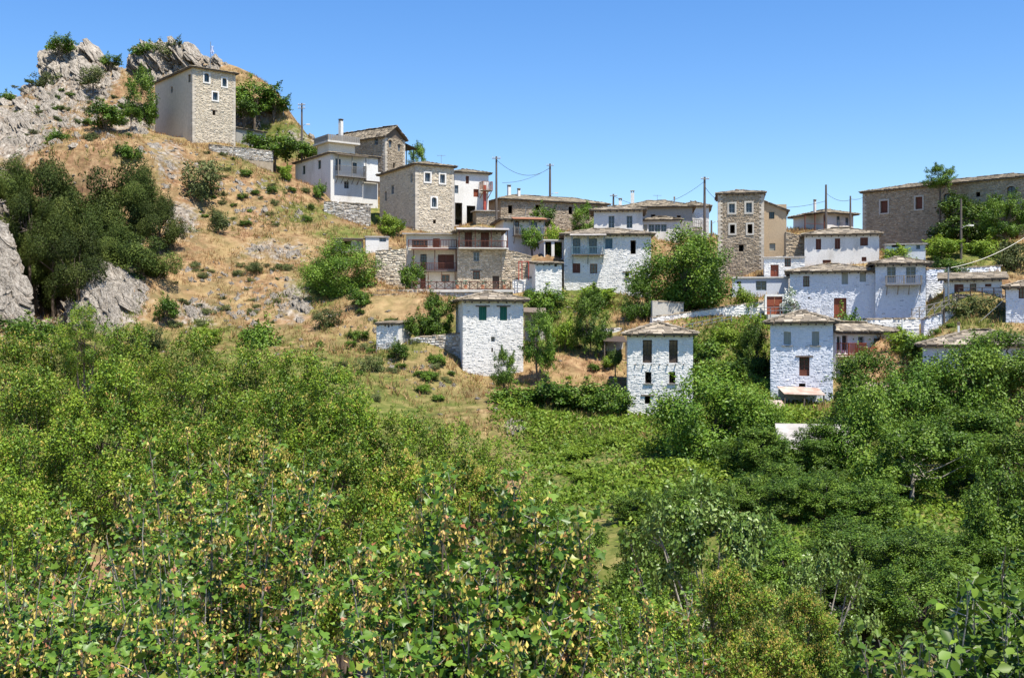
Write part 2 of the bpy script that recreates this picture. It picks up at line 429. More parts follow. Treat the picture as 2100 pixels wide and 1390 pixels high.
hs('h6b', 'tan_stone_house', 'tan stone house with brown balcony doors right of the cream house', (938.5, 126.6), (1028, 127.2), 594, 474, 8.0, 'tanstone', hip(0.9, 0.5), 'F') \
    .o(953, 476, 968, 507, 'door', col='brown').o(986, 476, 1003, 507, 'door', col='brown').o(971, 517, 983, 535, 'sash', col='greyblue', lintel=1).o(970, 556, 984, 573, 'sash', col='brown', lintel=1) \
    .o(1010, 566, 1024, 592, 'door', col='darkwood')
hs('h7', 'stone_block_house', 'tall pale stone house with two framed windows and an arched one', (852, 150), (930, 152.85), 474, 336, 12.0, 'palestone', hip(1.0, 0.4), 'FL') \
    .o(871, 355, 882, 373, 'sash', col='greyblue', sur=1).o(902, 358, 912, 376, 'sash', col='greyblue', sur=1).o(885, 405, 895, 425, 'sash', col='greyblue', sur=1, arch=1).o(888, 451, 894, 459, 'hole') \
    .o(842, 356, 846, 374, 'sash', 'L', col='greyblue').o(802, 380, 808, 398, 'sash', 'L', col='greyblue').o(789, 393, 793, 412, 'hole', 'L')
hs('h8', 'white_balcony_house', 'white house with grey wooden balcony on brackets at the foot of the crag', (678, 160), (775, 164.4), 416, 313, 12.0, 'plaster', hip(0.9, 0.35), '') \
    .o(688, 326, 699, 350, 'french', col='darkgreen').o(721, 334, 732, 356, 'french', col='darkgreen').o(706, 372, 716, 387, 'sash', col='greyblue').o(745, 341, 752, 353, 'sash', col='greyblue') \
    .o(652, 329, 658, 347, 'shut', 'L', col='darkgreen').o(620, 340, 626, 358, 'shut', 'L', col='darkgreen')
hs('h9', 'upper_stone_house', 'brown stone house with tall white chimney and roof against the sky', (790, 175), (830, 178.6), 402, 280, 12.6, 'stone', gable(1.9, 0.4, axis='y'), 'FL') \
    .o(797, 287, 803, 303, 'sash', col='greyblue', arch=1).o(816, 295, 821, 311, 'sash', col='greyblue', arch=1).o(806, 334, 810, 345, 'hole') \
    .o(768, 284, 775, 297, 'sash', 'L', col='greyblue').o(726, 287, 733, 296, 'sash', 'L', col='greyblue')
hs('h10', 'stone_tower', 'tall square stone tower house below the rocky summit', (395, 165), (482, 169.3), 292, 137, 14.0, 'palestone', hip(0.9, 0.45), 'F', cat='tower') \
    .o(418.5, 151, 428.5, 169, 'sash', col='tealpaint', sur=1, arch=1).o(455.5, 161, 464.5, 178, 'sash', col='tealpaint', sur=1, arch=1).o(436, 190, 446, 206, 'sash', col='tealpaint', sur=1).o(436, 227, 442, 237, 'hole', lintel=1) \
    .o(386, 153, 391, 169, 'hole', 'L').o(350, 178, 354, 191, 'hole', 'L')
hs('h11', 'red_chimney_house', 'white house with brown shutters and open garages beside the red flue', (932, 157), (1002, 159), 466, 352, 8.0, 'plaster', hip(1.0, 0.4), '') \
    .o(955, 361, 962, 377, 'shut', col='brown').o(932.5, 380, 940, 397, 'sash', col='greyblue').o(971, 388, 982, 404, 'shut', col='redbrown').o(933, 416, 948, 462, 'hole').o(957, 422, 975, 462, 'hole')
hs('h12', 'long_stone_barn', 'long low grey stone house under a sagging slab roof with two white chimneys', (1027, 165), (1245, 172), 470, 407, 8.0, 'stone', hip(1.5, 0.45), 'F') \
    .o(1042, 421, 1051, 439, 'hole').o(1098, 420, 1108, 433, 'hole').o(1166, 424, 1174, 440, 'hole')
hs('h13', 'flower_balcony_house', 'small white house with vine-draped balcony and orange eaves', (1033, 140), (1115, 141), 536, 450, 6.0, 'plaster', hip(1.0, 0.6), '') \
    .o(1053, 454, 1065, 482, 'french', col='brown').o(1088, 455, 1102, 482, 'french', col='greyblue')
hs('h14', 'lean_to_store', 'small white stone store with flat slab roof left of the wide white house', (1098, 124), (1152, 124.5), 600, 539, 5.0, 'white', shed(0.5, 0.2), 'F', cat='shed').o(1137, 541, 1142, 547, 'hole')
hs('h15', 'glazed_porch_house', 'white house with two tall blue-grey windows right above the wide house roof', (1218, 145), (1318, 144.5), 482, 431, 6.0, 'plaster', hip(1.1, 0.5), '') \
    .o(1248, 443, 1260, 468, 'sash', col='greyblue').o(1285, 443, 1297, 468, 'sash', col='greyblue')
hs('h16', 'broad_roof_house', 'white house with broad tan slab roof and chimney on the ridge', (1275, 158), (1420, 157), 500, 425, 8.0, 'white', hip(1.7, 0.5), '') \
    .o(1335, 440, 1344, 446, 'hole').o(1388, 442, 1396, 455, 'hole')
hs('h16c', 'tall_white_house', 'tall white house with open balcony left of the utility pole', (1392, 165), (1454, 164.4), 500, 424, 7.0, 'white', hip(1.2, 0.4), 'F')
hs('h16b', 'window_band_house', 'white annex with a row of blue-grey window panes', (1318, 149), (1395, 148.5), 500, 451, 4.0, 'plaster', hip(0.7, 0.3), '') \
    .o(1330, 460, 1342, 475, 'sash', col='greyblue').o(1343, 460, 1354.5, 475, 'sash', col='greyblue').o(1355.5, 460, 1367, 475, 'sash', col='greyblue').o(1320, 461, 1327, 474, 'shut', col='greyframe')
hs('h17', 'grey_stone_tower', 'tall grey stone tower house with five openings under a small hip roof', (1473, 135), (1566, 134.1), 575, 397, 6.5, 'stone', hip(0.8, 0.25), 'F', cat='tower') \
    .o(1495, 418, 1507, 437, 'sash', col='greyblue', sur=1).o(1530, 416, 1542, 436, 'sash', col='greyblue', sur=1).o(1497, 461, 1507, 479, 'hole', sur=1).o(1533, 460, 1543, 479, 'hole', sur=1).o(1515, 502, 1525, 516, 'hole', lintel=1)
hs('h18', 'peach_annex', 'peach rendered annex with sloping roof leaning on the grey stone tower', (1567, 135), (1613, 134.5), 530, 420, 6.0, 'peach', dict(t='side', rise=0.95, o=0.25), '') \
    .o(1577, 433, 1588, 449, 'sash', col='darkgreen').o(1578, 499, 1590, 514, 'shut', col='greyframe')
hs('h19', 'red_shutter_house', 'white plastered house with dark red shutters below the dark broken roof', (1650, 131), (1803, 129), 546, 482, 7.0, 'plaster', hip(1.3, 0.35), '') \
    .o(1673, 490, 1684, 512, 'shut', col='brown').o(1712, 489, 1723, 511, 'shut', col='brown').o(1764, 487, 1780, 504, 'shut', col='brown').o(1687, 533, 1704, 541, 'shut', col='brown').o(1767, 527, 1777, 536, 'shut', col='brown')
hs('h20', 'ridge_villa', 'small white house on the ridge with brown pergola between two poles', (1690, 158), (1750, 160), 474, 436, 7.0, 'plaster', hip(1.0, 0.6), '') \
    .o(1716, 443, 1723, 462, 'french', col='greyblue').o(1734, 446, 1741, 462, 'french', col='greyblue')
hs('h21', 'large_stone_mansion', 'large brown stone building with red windows filling the right skyline', (1770, 152), (2118, 136), 512, 395, 9.0, 'stone', hip(1.4, 0.35), 'F') \
    .o(1806, 412, 1821, 437, 'shut', col='brown', sur=1).o(1878, 404, 1892, 429, 'shut', col='brown', sur=1, cross=1).o(1935, 397, 1951, 425, 'sash', col='darkwood', arch=1).o(2065, 382, 2082, 402, 'sash', col='darkwood', arch=1).o(2001, 394, 2010, 404, 'hole').o(2070, 465, 2088, 497, 'door', col='redbrown')
hs('h22', 'little_white_house', 'little white house with red-brown door at the foot of the stone tower', (1567, 126), (1650, 125.1), 570, 527, 5.0, 'white', shed(0.4, 0.15, mat='sheet'), 'F') \
    .o(1580, 543, 1597, 568, 'door', col='redbrown').o(1609, 530, 1622, 547, 'sash', col='brown')
hs('h22b', 'flat_roof_house', 'low blue house with flat white roof right of the big round tree', (1502, 121.5), (1617, 120.4), 612, 568, 4.0, 'blueplaster', flat(), '') \
    .o(1550, 576, 1572, 596, 'sash', col='greyblue').o(1511, 577, 1520, 582, 'hole')
hs('h23', 'small_porch_house', 'small white house with porch and tan slab roof at the right', (1935, 113), (2055, 111), 608, 573, 5.0, 'plaster', shed(0.9, 0.55), '') \
    .o(1957, 583, 1976, 606, 'door', col='brown').o(1989, 582, 2002, 600, 'sash', col='brown').o(2020, 582, 2033, 588, 'shut', col='brown')
hs('h24', 'edge_white_house', 'white stone house cut off by the right edge of the picture', (2063, 104), (2160, 102.2), 662, 588, 6.0, 'bluewhite', hip(0.9, 0.35), 'FL').o(2089, 588, 2104, 612, 'sash', col='brown')
hs('h25', 'valley_roof_house', 'low blue house under a wide slab roof beside the trees at the right edge', (1893, 91), (2140, 88), 770, 706, 8.0, 'blueplaster', hip(1.5, 0.5), '')
hs('h26', 'hidden_cottage', 'low white cottage with white metal roof half hidden by walnut leaves', (1606, 72), (1745, 71.2), 963, 918, 5.0, 'plaster', shed(1.2, 0.3, mat='sheet'), '') \
    .o(1640, 922, 1661, 938, 'sash', col='darkwood')
hs('h27', 'white_outhouse', 'tiny white stone outhouse on the dry slope left of the green-shuttered house', (772, 108), (817, 107), 718, 663, 2.4, 'white', shed(0.25, 0.12), 'F', cat='shed').o(795, 665, 799, 672, 'hole')
hs('h28', 'white_shed', 'white block shed with dark window left of the cream house', (750, 133), (797, 133.4), 520, 484, 3.5, 'plaster', shed(0.3, 0.12, mat='sheet'), '', cat='shed').o(778, 488, 792, 496, 'sash', col='greyblue')
hs('h29', 'dark_roof_shed', 'dark low shed with crooked roof behind the round tree', (686, 134), (744, 134.4), 522, 489, 3.0, 'greyplaster', shed(0.35, 0.4, mat='darkwood'), '', cat='shed').o(731, 495, 739, 505, 'sash', col='greyblue').o(700, 494, 720, 512, 'hole')
hs('h30', 'teal_shed', 'pale blue shed behind the vine pergola below the large stone building', (1818, 126.5), (1898, 125.4), 540, 500, 4.0, 'blueplaster', shed(0.3, 0.2, mat='sheet'), '', cat='shed').o(1829, 502, 1856, 507, 'hole').o(1879, 503, 1887, 511, 'sash', col='tealpaint')
hs('h31', 'garage_shed', 'small stone shed with metal sheet roof beside the red flue', (977, 153), (1019, 153.5), 462, 431, 3.5, 'stone', shed(0.25, 0.3, mat='sheet'), 'F', cat='shed')
hs('h32', 'tower_annex', 'ruined white wall with gate and lean-to right of the summit tower', (484, 172), (545, 176), 292, 262, 2.5, 'white', shed(0.5, 0.2), '', cat='shed', zfoot=2)
hs('h33', 'pergola_store', 'open white store with two dark bays beside the flower balcony house', (1116, 134), (1156, 134.3), 533, 491, 4.0, 'plaster', flat(), '', cat='shed').o(1118, 496, 1131, 530, 'hole').o(1137, 496, 1153, 530, 'hole')

# ------------------------------------------------------------------ terrain
ctrl = [(0, -8, -1.7), (0, 1, -1.75), (-15, 0, -2), (15, 0, -2.5), (0, 8, -6.3), (-15, 10, -6.5), (14, 10, -7.5), (0, 25, -12.2), (-25, 25, -11), (25, 25, -13.5), (0, 42, -14), (-30, 42, -11.5), (35, 42, -14),
        (-12, 56, -11.5), (-32, 62, -9), (-55, 55, -8), (-25, 80, -6), (-45, 85, -3), (-70, 80, -2),
        (-110, 40, -8), (-110, 90, 2), (-110, 130, 20), (-110, 170, 32), (-110, 220, 30), (110, 40, -12), (110, 90, -5), (110, 140, 9), (110, 180, 12), (110, 225, 2),
        (-60, 225, 30), (-30, 225, 18), (0, 225, 2), (50, 225, 0), (-85, 200, 34), (0, 190, 13), (30, 190, 12), (60, 185, 12), (-20, 200, 17)]
pix = [(1230, 1060, 62), (1230, 1120, 56), (1060, 870, 88), (1200, 950, 78), (1640, 1060, 58), (1750, 1285, 36), (2050, 1110, 60), (1950, 1000, 70), (1300, 880, 88), (1100, 930, 82),
       (20, 560, 108), (25, 480, 112), (25, 410, 117), (-60, 520, 108), (200, 640, 110), (210, 590, 113), (240, 560, 115), (105, 655, 134), (105, 600, 139), (100, 540, 141), (100, 470, 141), (75, 600, 134), (135, 600, 134), (78, 665, 126), (130, 665, 126), (50, 600, 107), (52, 540, 109), (165, 610, 111), (52, 470, 114), (75, 690, 106), (20, 680, 98),
       (30, 400, 128), (100, 395, 142), (200, 350, 143), (0, 310, 148), (0, 235, 163), (100, 180, 180), (155, 120, 188), (240, 150, 190), (330, 118, 193), (400, 125, 192), (440, 140, 190), (480, 170, 185), (560, 218, 183), (610, 255, 181), (665, 297, 178),
       (80, 190, 182), (30, 208, 177), (0, 208, 176), (-80, 215, 176), (230, 250, 163), (330, 290, 160), (150, 300, 152), (330, 450, 140), (330, 560, 122), (300, 480, 132), (350, 620, 116), (330, 690, 109),
       (640, 300, 177), (650, 430, 154), (560, 400, 152), (500, 330, 160), (450, 470, 140), (600, 560, 128), (480, 600, 122), (600, 690, 111), (700, 720, 105), (500, 690, 109), (850, 765, 100), (850, 830, 93), (1000, 800, 97), (1150, 765, 103),
       (1100, 700, 110), (1250, 700, 110), (1200, 640, 118), (1110, 612, 122), (1260, 612, 123), (750, 470, 147), (700, 600, 121), (780, 650, 113), (600, 480, 140), (1500, 705, 103), (1480, 770, 97), (1500, 655, 110), (1700, 668, 111), (1900, 690, 105), (1960, 665, 108),
       (1460, 500, 160), (1600, 470, 160), (640, 380, 160), (560, 480, 139), (420, 380, 150), (760, 580, 124), (900, 640, 113), (880, 690, 108), (900, 720, 105), (1420, 645, 114), (1360, 680, 108), (1560, 830, 92), (1500, 850, 88), (1800, 690, 104), (2000, 545, 122), (2080, 540, 124), (1960, 520, 130)]
ctrl += [tuple(P(*p)) for p in pix]
for h in House.ALL:
    for (x, y, dz) in ((0, -0.6, -0.1), (h.w, -0.6, -0.1), (h.w / 2, h.d * 0.6, min(1.2, h.h * 0.2)), (0, h.d + 0.5, min(2.0, h.h * 0.3)), (h.w, h.d + 0.5, min(2.0, h.h * 0.3))):
        q = h.loc(x, y); ctrl.append((q[0], q[1], h.zb + dz))
ctrl = np.array(ctrl, dtype=float)


def tps(r2): return 0.5 * r2 * np.log(r2 + 1e-9)


S_ = 50.0
cp = ctrl[:, :2] / S_
K = tps(((cp[:, None] - cp[None]) ** 2).sum(-1)) + np.eye(len(cp)) * 0.0006
Pm = np.c_[np.ones(len(cp)), cp]
sol = np.linalg.solve(np.block([[K, Pm], [Pm.T, np.zeros((3, 3))]]), np.r_[ctrl[:, 2], np.zeros(3)])


def rawH(x, y):
    x = np.asarray(x, float).ravel(); y = np.asarray(y, float).ravel()
    out = np.empty(len(x))
    for i in range(0, len(x), 20000):
        q = np.c_[x[i:i + 20000], y[i:i + 20000]] / S_
        out[i:i + 20000] = tps(((q[:, None] - cp[None]) ** 2).sum(-1)) @ sol[:len(cp)] + np.c_[np.ones(len(q)), q] @ sol[len(cp):]
    return out


def axis(lo, hi, step, far):
    a = list(np.arange(lo, hi + 1e-6, step)); g = step
    r = a[-1]; l = a[0]; ra = []; la = []
    while r < far or l > -far:
        g *= 1.35; r += g; l -= g; ra.append(r); la.append(l)
    return np.array(la[::-1] + a + ra)


GX = axis(-112, 112, 0.75, 4000); GY = axis(-8, 228, 0.75, 4000)
XX, YY = np.meshgrid(GX, GY)
cxx = np.clip(XX, -112, 112); cyy = np.clip(YY, -8, 228)
ZZ = rawH(cxx, cyy).reshape(XX.shape)
dist = np.hypot(XX - cxx, YY - cyy)
t = np.clip(dist / 260, 0, 1); t = t * t * (3 - 2 * t)
ZZ = ZZ * (1 - t) + (-14 + 3 * fbm(XX / 300, YY / 300, 5)) * t


gx = -42.7 + (YY - 104) / 38.0 * (-15.9)
gd_ = np.abs(XX - gx - 0.8 * np.sin(YY / 4.0))
gfl = 0.2 + (YY - 104) * 0.06 + np.maximum(0, gd_ - 2.1) * 3.2 + np.maximum(0, 103 - YY) * 1.2 + np.maximum(0, YY - 138) * 4.0
ZZ = np.where(dist < 1, np.minimum(ZZ, gfl), ZZ)


def zone(px, py, blobs):
    r = np.zeros(np.shape(px))
    for (cx, cy, rx, ry, w) in blobs:
        r = np.maximum(r, w * np.exp(-(((px - cx) / rx) ** 2 + ((py - cy) / ry) ** 2) ** 1.5))
    return r


ROCKZ = [(140, 150, 110, 75, 1), (340, 130, 90, 45, 1), (110, 225, 130, 50, 0.62), (270, 240, 80, 45, .62), (30, 270, 70, 60, 1), (15, 500, 55, 170, 1.2), (215, 600, 85, 80, 1.2), (100, 600, 60, 100, 1.1), (400, 640, 60, 40, .6), (600, 620, 45, 60, .6), (560, 520, 110, 30, .5), (350, 330, 50, 60, .5), (370, 450, 50, 50, .7), (520, 240, 60, 40, .6), (610, 290, 50, 30, .5), (1060, 880, 25, 20, .9)]
GREENZ = [(1190, 900, 150, 80, 1), (1150, 860, 130, 50, 0.9), (1490, 730, 90, 80, 1.1), (1230, 990, 90, 60, .7), (1180, 620, 130, 30, .9), (1160, 670, 110, 60, .8), (560, 290, 80, 40, .8), (780, 440, 50, 25, .8), (700, 480, 90, 20, .5), (900, 680, 90, 40, .5), (1960, 640, 130, 60, .5), (1750, 1000, 300, 200, .8), (300, 900, 700, 220, 0.9), (2000, 520, 100, 40, .9), (1500, 900, 200, 150, .9), (1550, 1150, 420, 170, 1), (1140, 1040, 90, 80, .9), (2000, 1100, 300, 250, 1), (1240, 1000, 60, 60, .75), (700, 760, 120, 60, .55), (800, 800, 60, 60, .5), (640, 600, 60, 50, .6), (620, 440, 90, 25, .5), (480, 340, 60, 30, .4), (560, 370, 40, 30, .4), (800, 720, 80, 40, .5), (420, 680, 90, 25, .5)]
Yc = np.maximum(YY, 1.0)
VPX = CX + FPX * XX / Yc; VPY = CY - FPX * ZZ / Yc
ok = (YY > 4) & (dist < 1)
ROCKZ = [(a, b, c, d, e * .8) for (a, b, c, d, e) in ROCKZ]
rockw = np.where(ok, zone(VPX, VPY, ROCKZ), 0.15)
greenw = np.where(ok, zone(VPX, VPY, GREENZ), 0.5)
nz = fbm(XX / 9, YY / 9, 3, 4)
near = np.clip((YY - 70) / 30, 0, 1) * (1 - np.clip(dist / 60, 0, 1))
ZZ = ZZ + near * (0.42 * fbm(XX / 5, YY / 5, 11, 5)) * (0.7 + 1.6 * rockw)
# bedded steps on the crags
bed = (XX * 0.75 + ZZ * 0.55 - YY * 0.2) / 2.6 + 0.7 * fbm(XX / 7, YY / 7, 23, 3)
ZZ = ZZ + np.where(dist < 1, rockw, 0) * (np.abs((bed % 1.0) - 0.35) * 2.4 - 0.8)
tx, ty = len(GX), len(GY)


def Hs(x, y):
    """terrain height by bilinear lookup"""
    x = np.atleast_1d(np.asarray(x, float)); y = np.atleast_1d(np.asarray(y, float))
    i = np.clip(np.searchsorted(GX, x) - 1, 0, tx - 2); j = np.clip(np.searchsorted(GY, y) - 1, 0, ty - 2)
    fx = np.clip((x - GX[i]) / (GX[i + 1] - GX[i]), 0, 1); fy = np.clip((y - GY[j]) / (GY[j + 1] - GY[j]), 0, 1)
    return (ZZ[j, i] * (1 - fx) + ZZ[j, i + 1] * fx) * (1 - fy) + (ZZ[j + 1, i] * (1 - fx) + ZZ[j + 1, i + 1] * fx) * fy


def H1(x, y): return float(Hs(x, y)[0])


_Y = np.arange(45, 226, 0.35)


def hit(px, py):
    """first terrain point seen along a photograph ray"""
    x = (px - CX) / FPX * _Y; z = (CY - py) / FPX * _Y
    d = Hs(x, _Y) - z
    w = np.nonzero(d >= 0)[0]
    Y = _Y[w[0]] if len(w) else 190.0
    return np.array([(px - CX) / FPX * Y, Y, (CY - py) / FPX * Y])


idx = np.arange(tx * ty).reshape(ty, tx)
F = np.stack([idx[:-1, :-1], idx[:-1, 1:], idx[1:, 1:], idx[1:, :-1]], -1).reshape(-1, 4)
m, nt_, b_ = newmat('hillside_ground')
n1 = noisenode(nt_, 0.16, 6, coord='Object'); n2 = noisenode(nt_, 1.1, 6, coord='Object'); n3 = noisenode(nt_, 0.5, 5, coord='Object')
dry = ramp(nt_, n2, [(0.3, (0.12, 0.068, 0.036)), (0.48, (0.235, 0.14, 0.075)), (0.66, (0.36, 0.25, 0.135))])
soil = ramp(nt_, n1, [(0.42, (0, 0, 0)), (0.6, (0.7,) * 3)])
dry = mixc(nt_, soil, dry, ramp(nt_, n3, [(0.35, (0.16, 0.14, 0.05)), (0.65, (0.35, 0.25, 0.12))]))
scr = ramp(nt_, noisenode(nt_, 0.33, 7, coord='Object', rough=.7), [(0.5, (0, 0, 0)), (0.62, (.75,) * 3)])
dry = mixc(nt_, scr, dry, (0.12, 0.095, 0.042))
grn = ramp(nt_, n2, [(0.3, (0.055, 0.075, 0.018)), (0.5, (0.11, 0.125, 0.03)), (0.72, (0.24, 0.2, 0.075))])
rk = ramp(nt_, noisenode(nt_, 1.0, 7, coord='Object', stretch=(2.2, 1, 1.6)), [(0.34, (0.07, 0.058, 0.046)), (0.5, (0.24, 0.205, 0.165)), (0.72, (0.42, 0.385, 0.335))])
gm = nt_.nodes.new('ShaderNodeMath'); gm.operation = 'MULTIPLY_ADD'
nt_.links.new(n3, gm.inputs[0]); gm.inputs[1].default_value = 0.9; nt_.links.new(attr(nt_, 'green'), gm.inputs[2])
c_ = mixc(nt_, ramp(nt_, gm.outputs[0], [(0.62, (0, 0, 0)), (0.95, (1, 1, 1))]), dry, grn)
rm = nt_.nodes.new('ShaderNodeMath'); rm.operation = 'MULTIPLY_ADD'
nt_.links.new(n2, rm.inputs[0]); rm.inputs[1].default_value = 1.0; nt_.links.new(attr(nt_, 'rock'), rm.inputs[2])
c_ = mixc(nt_, ramp(nt_, rm.outputs[0], [(0.78, (0, 0, 0)), (1.05, (1, 1, 1))]), c_, rk)
nt_.links.new(c_, b_.inputs['Base Color']); b_.inputs['Roughness'].default_value = 0.95; b_.inputs['Specular IOR Level'].default_value = 0.1
bump(nt_, b_, n2, 0.8, 0.3)
gme = mkmesh('hillside', np.c_[XX.ravel(), YY.ravel(), ZZ.ravel()], F, m, {'rock': rockw.ravel(), 'green': greenw.ravel()}, smooth=True)
tag(obj('hillside', gme), 'dry grassy hillside and valley ground', None, None, 'structure')

# ------------------------------------------------------------------ masonry
RS = np.random.RandomState(7)


def stone_rects(w, v0, v1, ops, rh=(0.10, 0.19), rw=(0.14, 0.46), topfun=None):
    out = []
    v = v0
    while v < v1:
        hh = RS.uniform(*rh)
        t_ = min(v + hh, v1)
        u = -0.02 - RS.uniform(0, 0.1)
        while u < w:
            ww = RS.uniform(*rw)
            e = min(u + ww, w + 0.02)
            if w - e < 0.12: e = w + 0.02
            a, b = max(u, -0.02), e
            mid = (v + t_) / 2
            if topfun is None or t_ <= topfun((a + b) / 2) + 0.05:
                segs = [(a, b)]
                for o in ops:
                    if o[1] - 0.04 < mid < o[3] + 0.04:
                        ns = []
                        for (p, q) in segs:
                            if q <= o[0] or p >= o[2]: ns.append((p, q)); continue
                            if o[0] - p > 0.08: ns.append((p, o[0]))
                            if q - o[2] > 0.08: ns.append((o[2], q))
                        segs = ns
                for (p, q) in segs:
                    if q - p > 0.06:
                        if RS.uniform() < 0.22 and t_ - v > .15:
                            vm = v + (t_ - v) * RS.uniform(.35, .65); out.append((p, q, v, vm)); out.append((p, q, vm, t_))
                        else: out.append((p, q, v, t_))
            u = e
        v = t_
        if v1 - v < 0.06: break
    return np.array(out)


def stone_mesh(rects, fmap, mat, name='stonework', proud=(0.02, 0.075)):
    """each stone: five faces, uneven front"""
    n = len(rects)
    if n == 0: return None
    g = 0.006
    rects = rects[RS.uniform(size=n) > .06]; n = len(rects)
    u0, u1, v0, v1 = (rects[:, i] for i in range(4))
    j = lambda s: RS.uniform(-s, s, n)
    o = RS.uniform(proud[0], proud[1], n)
    ins = np.minimum(0.035, (v1 - v0) * 0.22)
    co = []
    for (a, b) in ((0, 0), (1, 0), (1, 1), (0, 1)):
        uu = np.where(a, u1 - g, u0 + g) + j(0.012); vv = np.where(b, v1 - g, v0 + g) + j(0.016)
        co.append((uu, np.full(n, -0.02), vv))
    for (a, b) in ((0, 0), (1, 0), (1, 1), (0, 1)):
        uu = np.where(a, u1 - g - ins, u0 + g + ins) + j(0.018); vv = np.where(b, v1 - g - ins, v0 + g + ins) + j(0.018)
        co.append((uu, o + j(0.018), vv))
    wob = lambda u, v: (u + .035 * noise2(u * 2.3, v * 4.1, 3) * (u > .2) * (u < u1.max() - .2), v + .09 * noise2(u * 1.3, v * 1.9, 9) + .03 * noise2(u * 4.1, v * 4.4, 19))
    co = [(wob(a, c)[0], b, wob(a, c)[1]) for (a, b, c) in co]
    V = np.stack([np.stack(fmap(*c), -1) for c in co], 1).reshape(-1, 3)
    q = np.array([[4, 5, 6, 7], [0, 1, 5, 4], [1, 2, 6, 5], [2, 3, 7, 6], [3, 0, 4, 7]])
    Fq = (np.arange(n)[:, None, None] * 8 + q[None]).reshape(-1, 4)
    tone = np.repeat(RS.uniform(0, 1, n), 8)
    return mkmesh(name, V, Fq, mat, {'tone': tone})


def cells(w, v0, v1, ops):
    us = sorted({0.0, w, *[max(0, min(w, o[0])) for o in ops], *[max(0, min(w, o[2])) for o in ops]})
    vs = sorted({v0, v1, *[max(v0, min(v1, o[1])) for o in ops], *[max(v0, min(v1, o[3])) for o in ops]})
    r = []
    for a, b in zip(us[:-1], us[1:]):
        for c, d in zip(vs[:-1], vs[1:]):
            if b - a < 1e-4 or d - c < 1e-4: continue
            mu, mv = (a + b) / 2, (c + d) / 2
            if any(o[0] < mu < o[2] and o[1] < mv < o[3] for o in ops): continue
            r.append((a, b, c, d))
    return r


FM = {'F': lambda h: (lambda u, o, v: (u, -o, v)), 'L': lambda h: (lambda u, o, v: (-o, u, v)), 'R': lambda h: (lambda u, o, v: (h.w + o, u, v))}

SLATES = []
for i in range(7):
    r = np.random.RandomState(40 + i)
    bx = []
    k = 6
    out = [(-.5, -.5), (.02, -.53), (.5, -.5), (.5, .5), (0, .5), (-.5, .5)]
    out = [(x + r.uniform(-.07, .07), y + r.uniform(-.09, .09)) for x, y in out]
    V = [(x, y, 0) for x, y in out] + [(x * .94, y * .94, 1) for x, y in out]
    Fc = [list(range(6, 12))] + [[a, (a + 1) % 6, 6 + (a + 1) % 6, 6 + a] for a in range(6)]
    SLATES.append(mkmesh('slate', np.array(V), Fc, M['slate']))
SLATE_N = [0]


def lay_slates(roof, P0, P1, Q1, Q0, asobj, acc, rnd, cap=300):
    """P0-P1 eave edge, Q0-Q1 upper edge (may be equal)"""
    P0, P1, Q1, Q0 = (Vector(p) for p in (P0, P1, Q1, Q0))
    e = (P1 - P0); L = e.length; e.normalize()
    nrm = e.cross((Q0 + Q1) / 2 - (P0 + P1) / 2).normalized()
    if nrm.z < 0: nrm = -nrm
    s = nrm.cross(e).normalized()
    hgt = ((Q0 + Q1) / 2 - (P0 + P1) / 2).dot(s)
    if hgt < 0: s = -s; hgt = -hgt
    a1 = (Q0 - P0).dot(e); b1 = (Q1 - P0).dot(e)
    row = rnd.uniform(0.3, 0.4); y = -0.06
    while y < hgt:
        f = max(0, min(1, y / hgt))
        a = a1 * f; b = L + (b1 - L) * f
        x = a - rnd.uniform(0, 0.15)
        while x < b - 0.05:
            w_ = rnd.uniform(0.42, 0.95)
            if x + w_ > b + 0.1: w_ = b + 0.1 - x
            if w_ < 0.2: break
            ln = rnd.uniform(0.5, 0.66); th = rnd.uniform(0.035, 0.075)
            c = P0 + e * (x + w_ / 2) + s * (y + ln / 2 - rnd.uniform(0, 0.07)) + nrm * (0.02 + rnd.uniform(0, 0.025))
            R = Matrix((e, s, nrm)).transposed().to_4x4() @ Matrix.Rotation(rnd.uniform(-.07, .07), 4, 'Z') @ Matrix.Rotation(rnd.uniform(-.085, -.03), 4, 'X') @ Matrix.Rotation(rnd.uniform(-.03, .03), 4, 'Y')
            mw = Matrix.Translation(c) @ R @ Matrix.Diagonal((w_ * 0.985, ln, th, 1))
            if asobj and acc['n'] < cap:
                obj('slate', rnd.choice(SLATES), roof, mw=mw); acc['n'] += 1
            else:
                acc['mats'].append(mw)
            x += w_
        y += row * rnd.uniform(0.85, 1.15)


_unit = np.array([[-.5, -.5, 0], [.5, -.5, 0], [.5, .5, 0], [-.5, .5, 0], [-.5, -.5, 1], [.5, -.5, 1], [.5, .5, 1], [-.5, .5, 1], ])


def flush_slates(acc, parent, rnd):
    ms = acc['mats']
    if not ms: return
    Vs = []; T = []
    q = np.array([[4, 5, 6, 7], [0, 1, 5, 4], [1, 2, 6, 5], [2, 3, 7, 6], [3, 0, 4, 7]])
    for mw in ms:
        A_ = np.array(mw); Vs.append((_unit * (1 + RS.uniform(-.06, .06, _unit.shape))) @ A_[:3, :3].T + A_[:3, 3]); T += [RS.uniform()] * 8
    Fq = (np.arange(len(ms))[:, None, None] * 8 + q[None]).reshape(-1, 4)
    o = obj('slates', mkmesh('slates', np.concatenate(Vs), Fq, M['slatefar'], {'tone': T}), parent)
    o['kind'] = 'stuff'


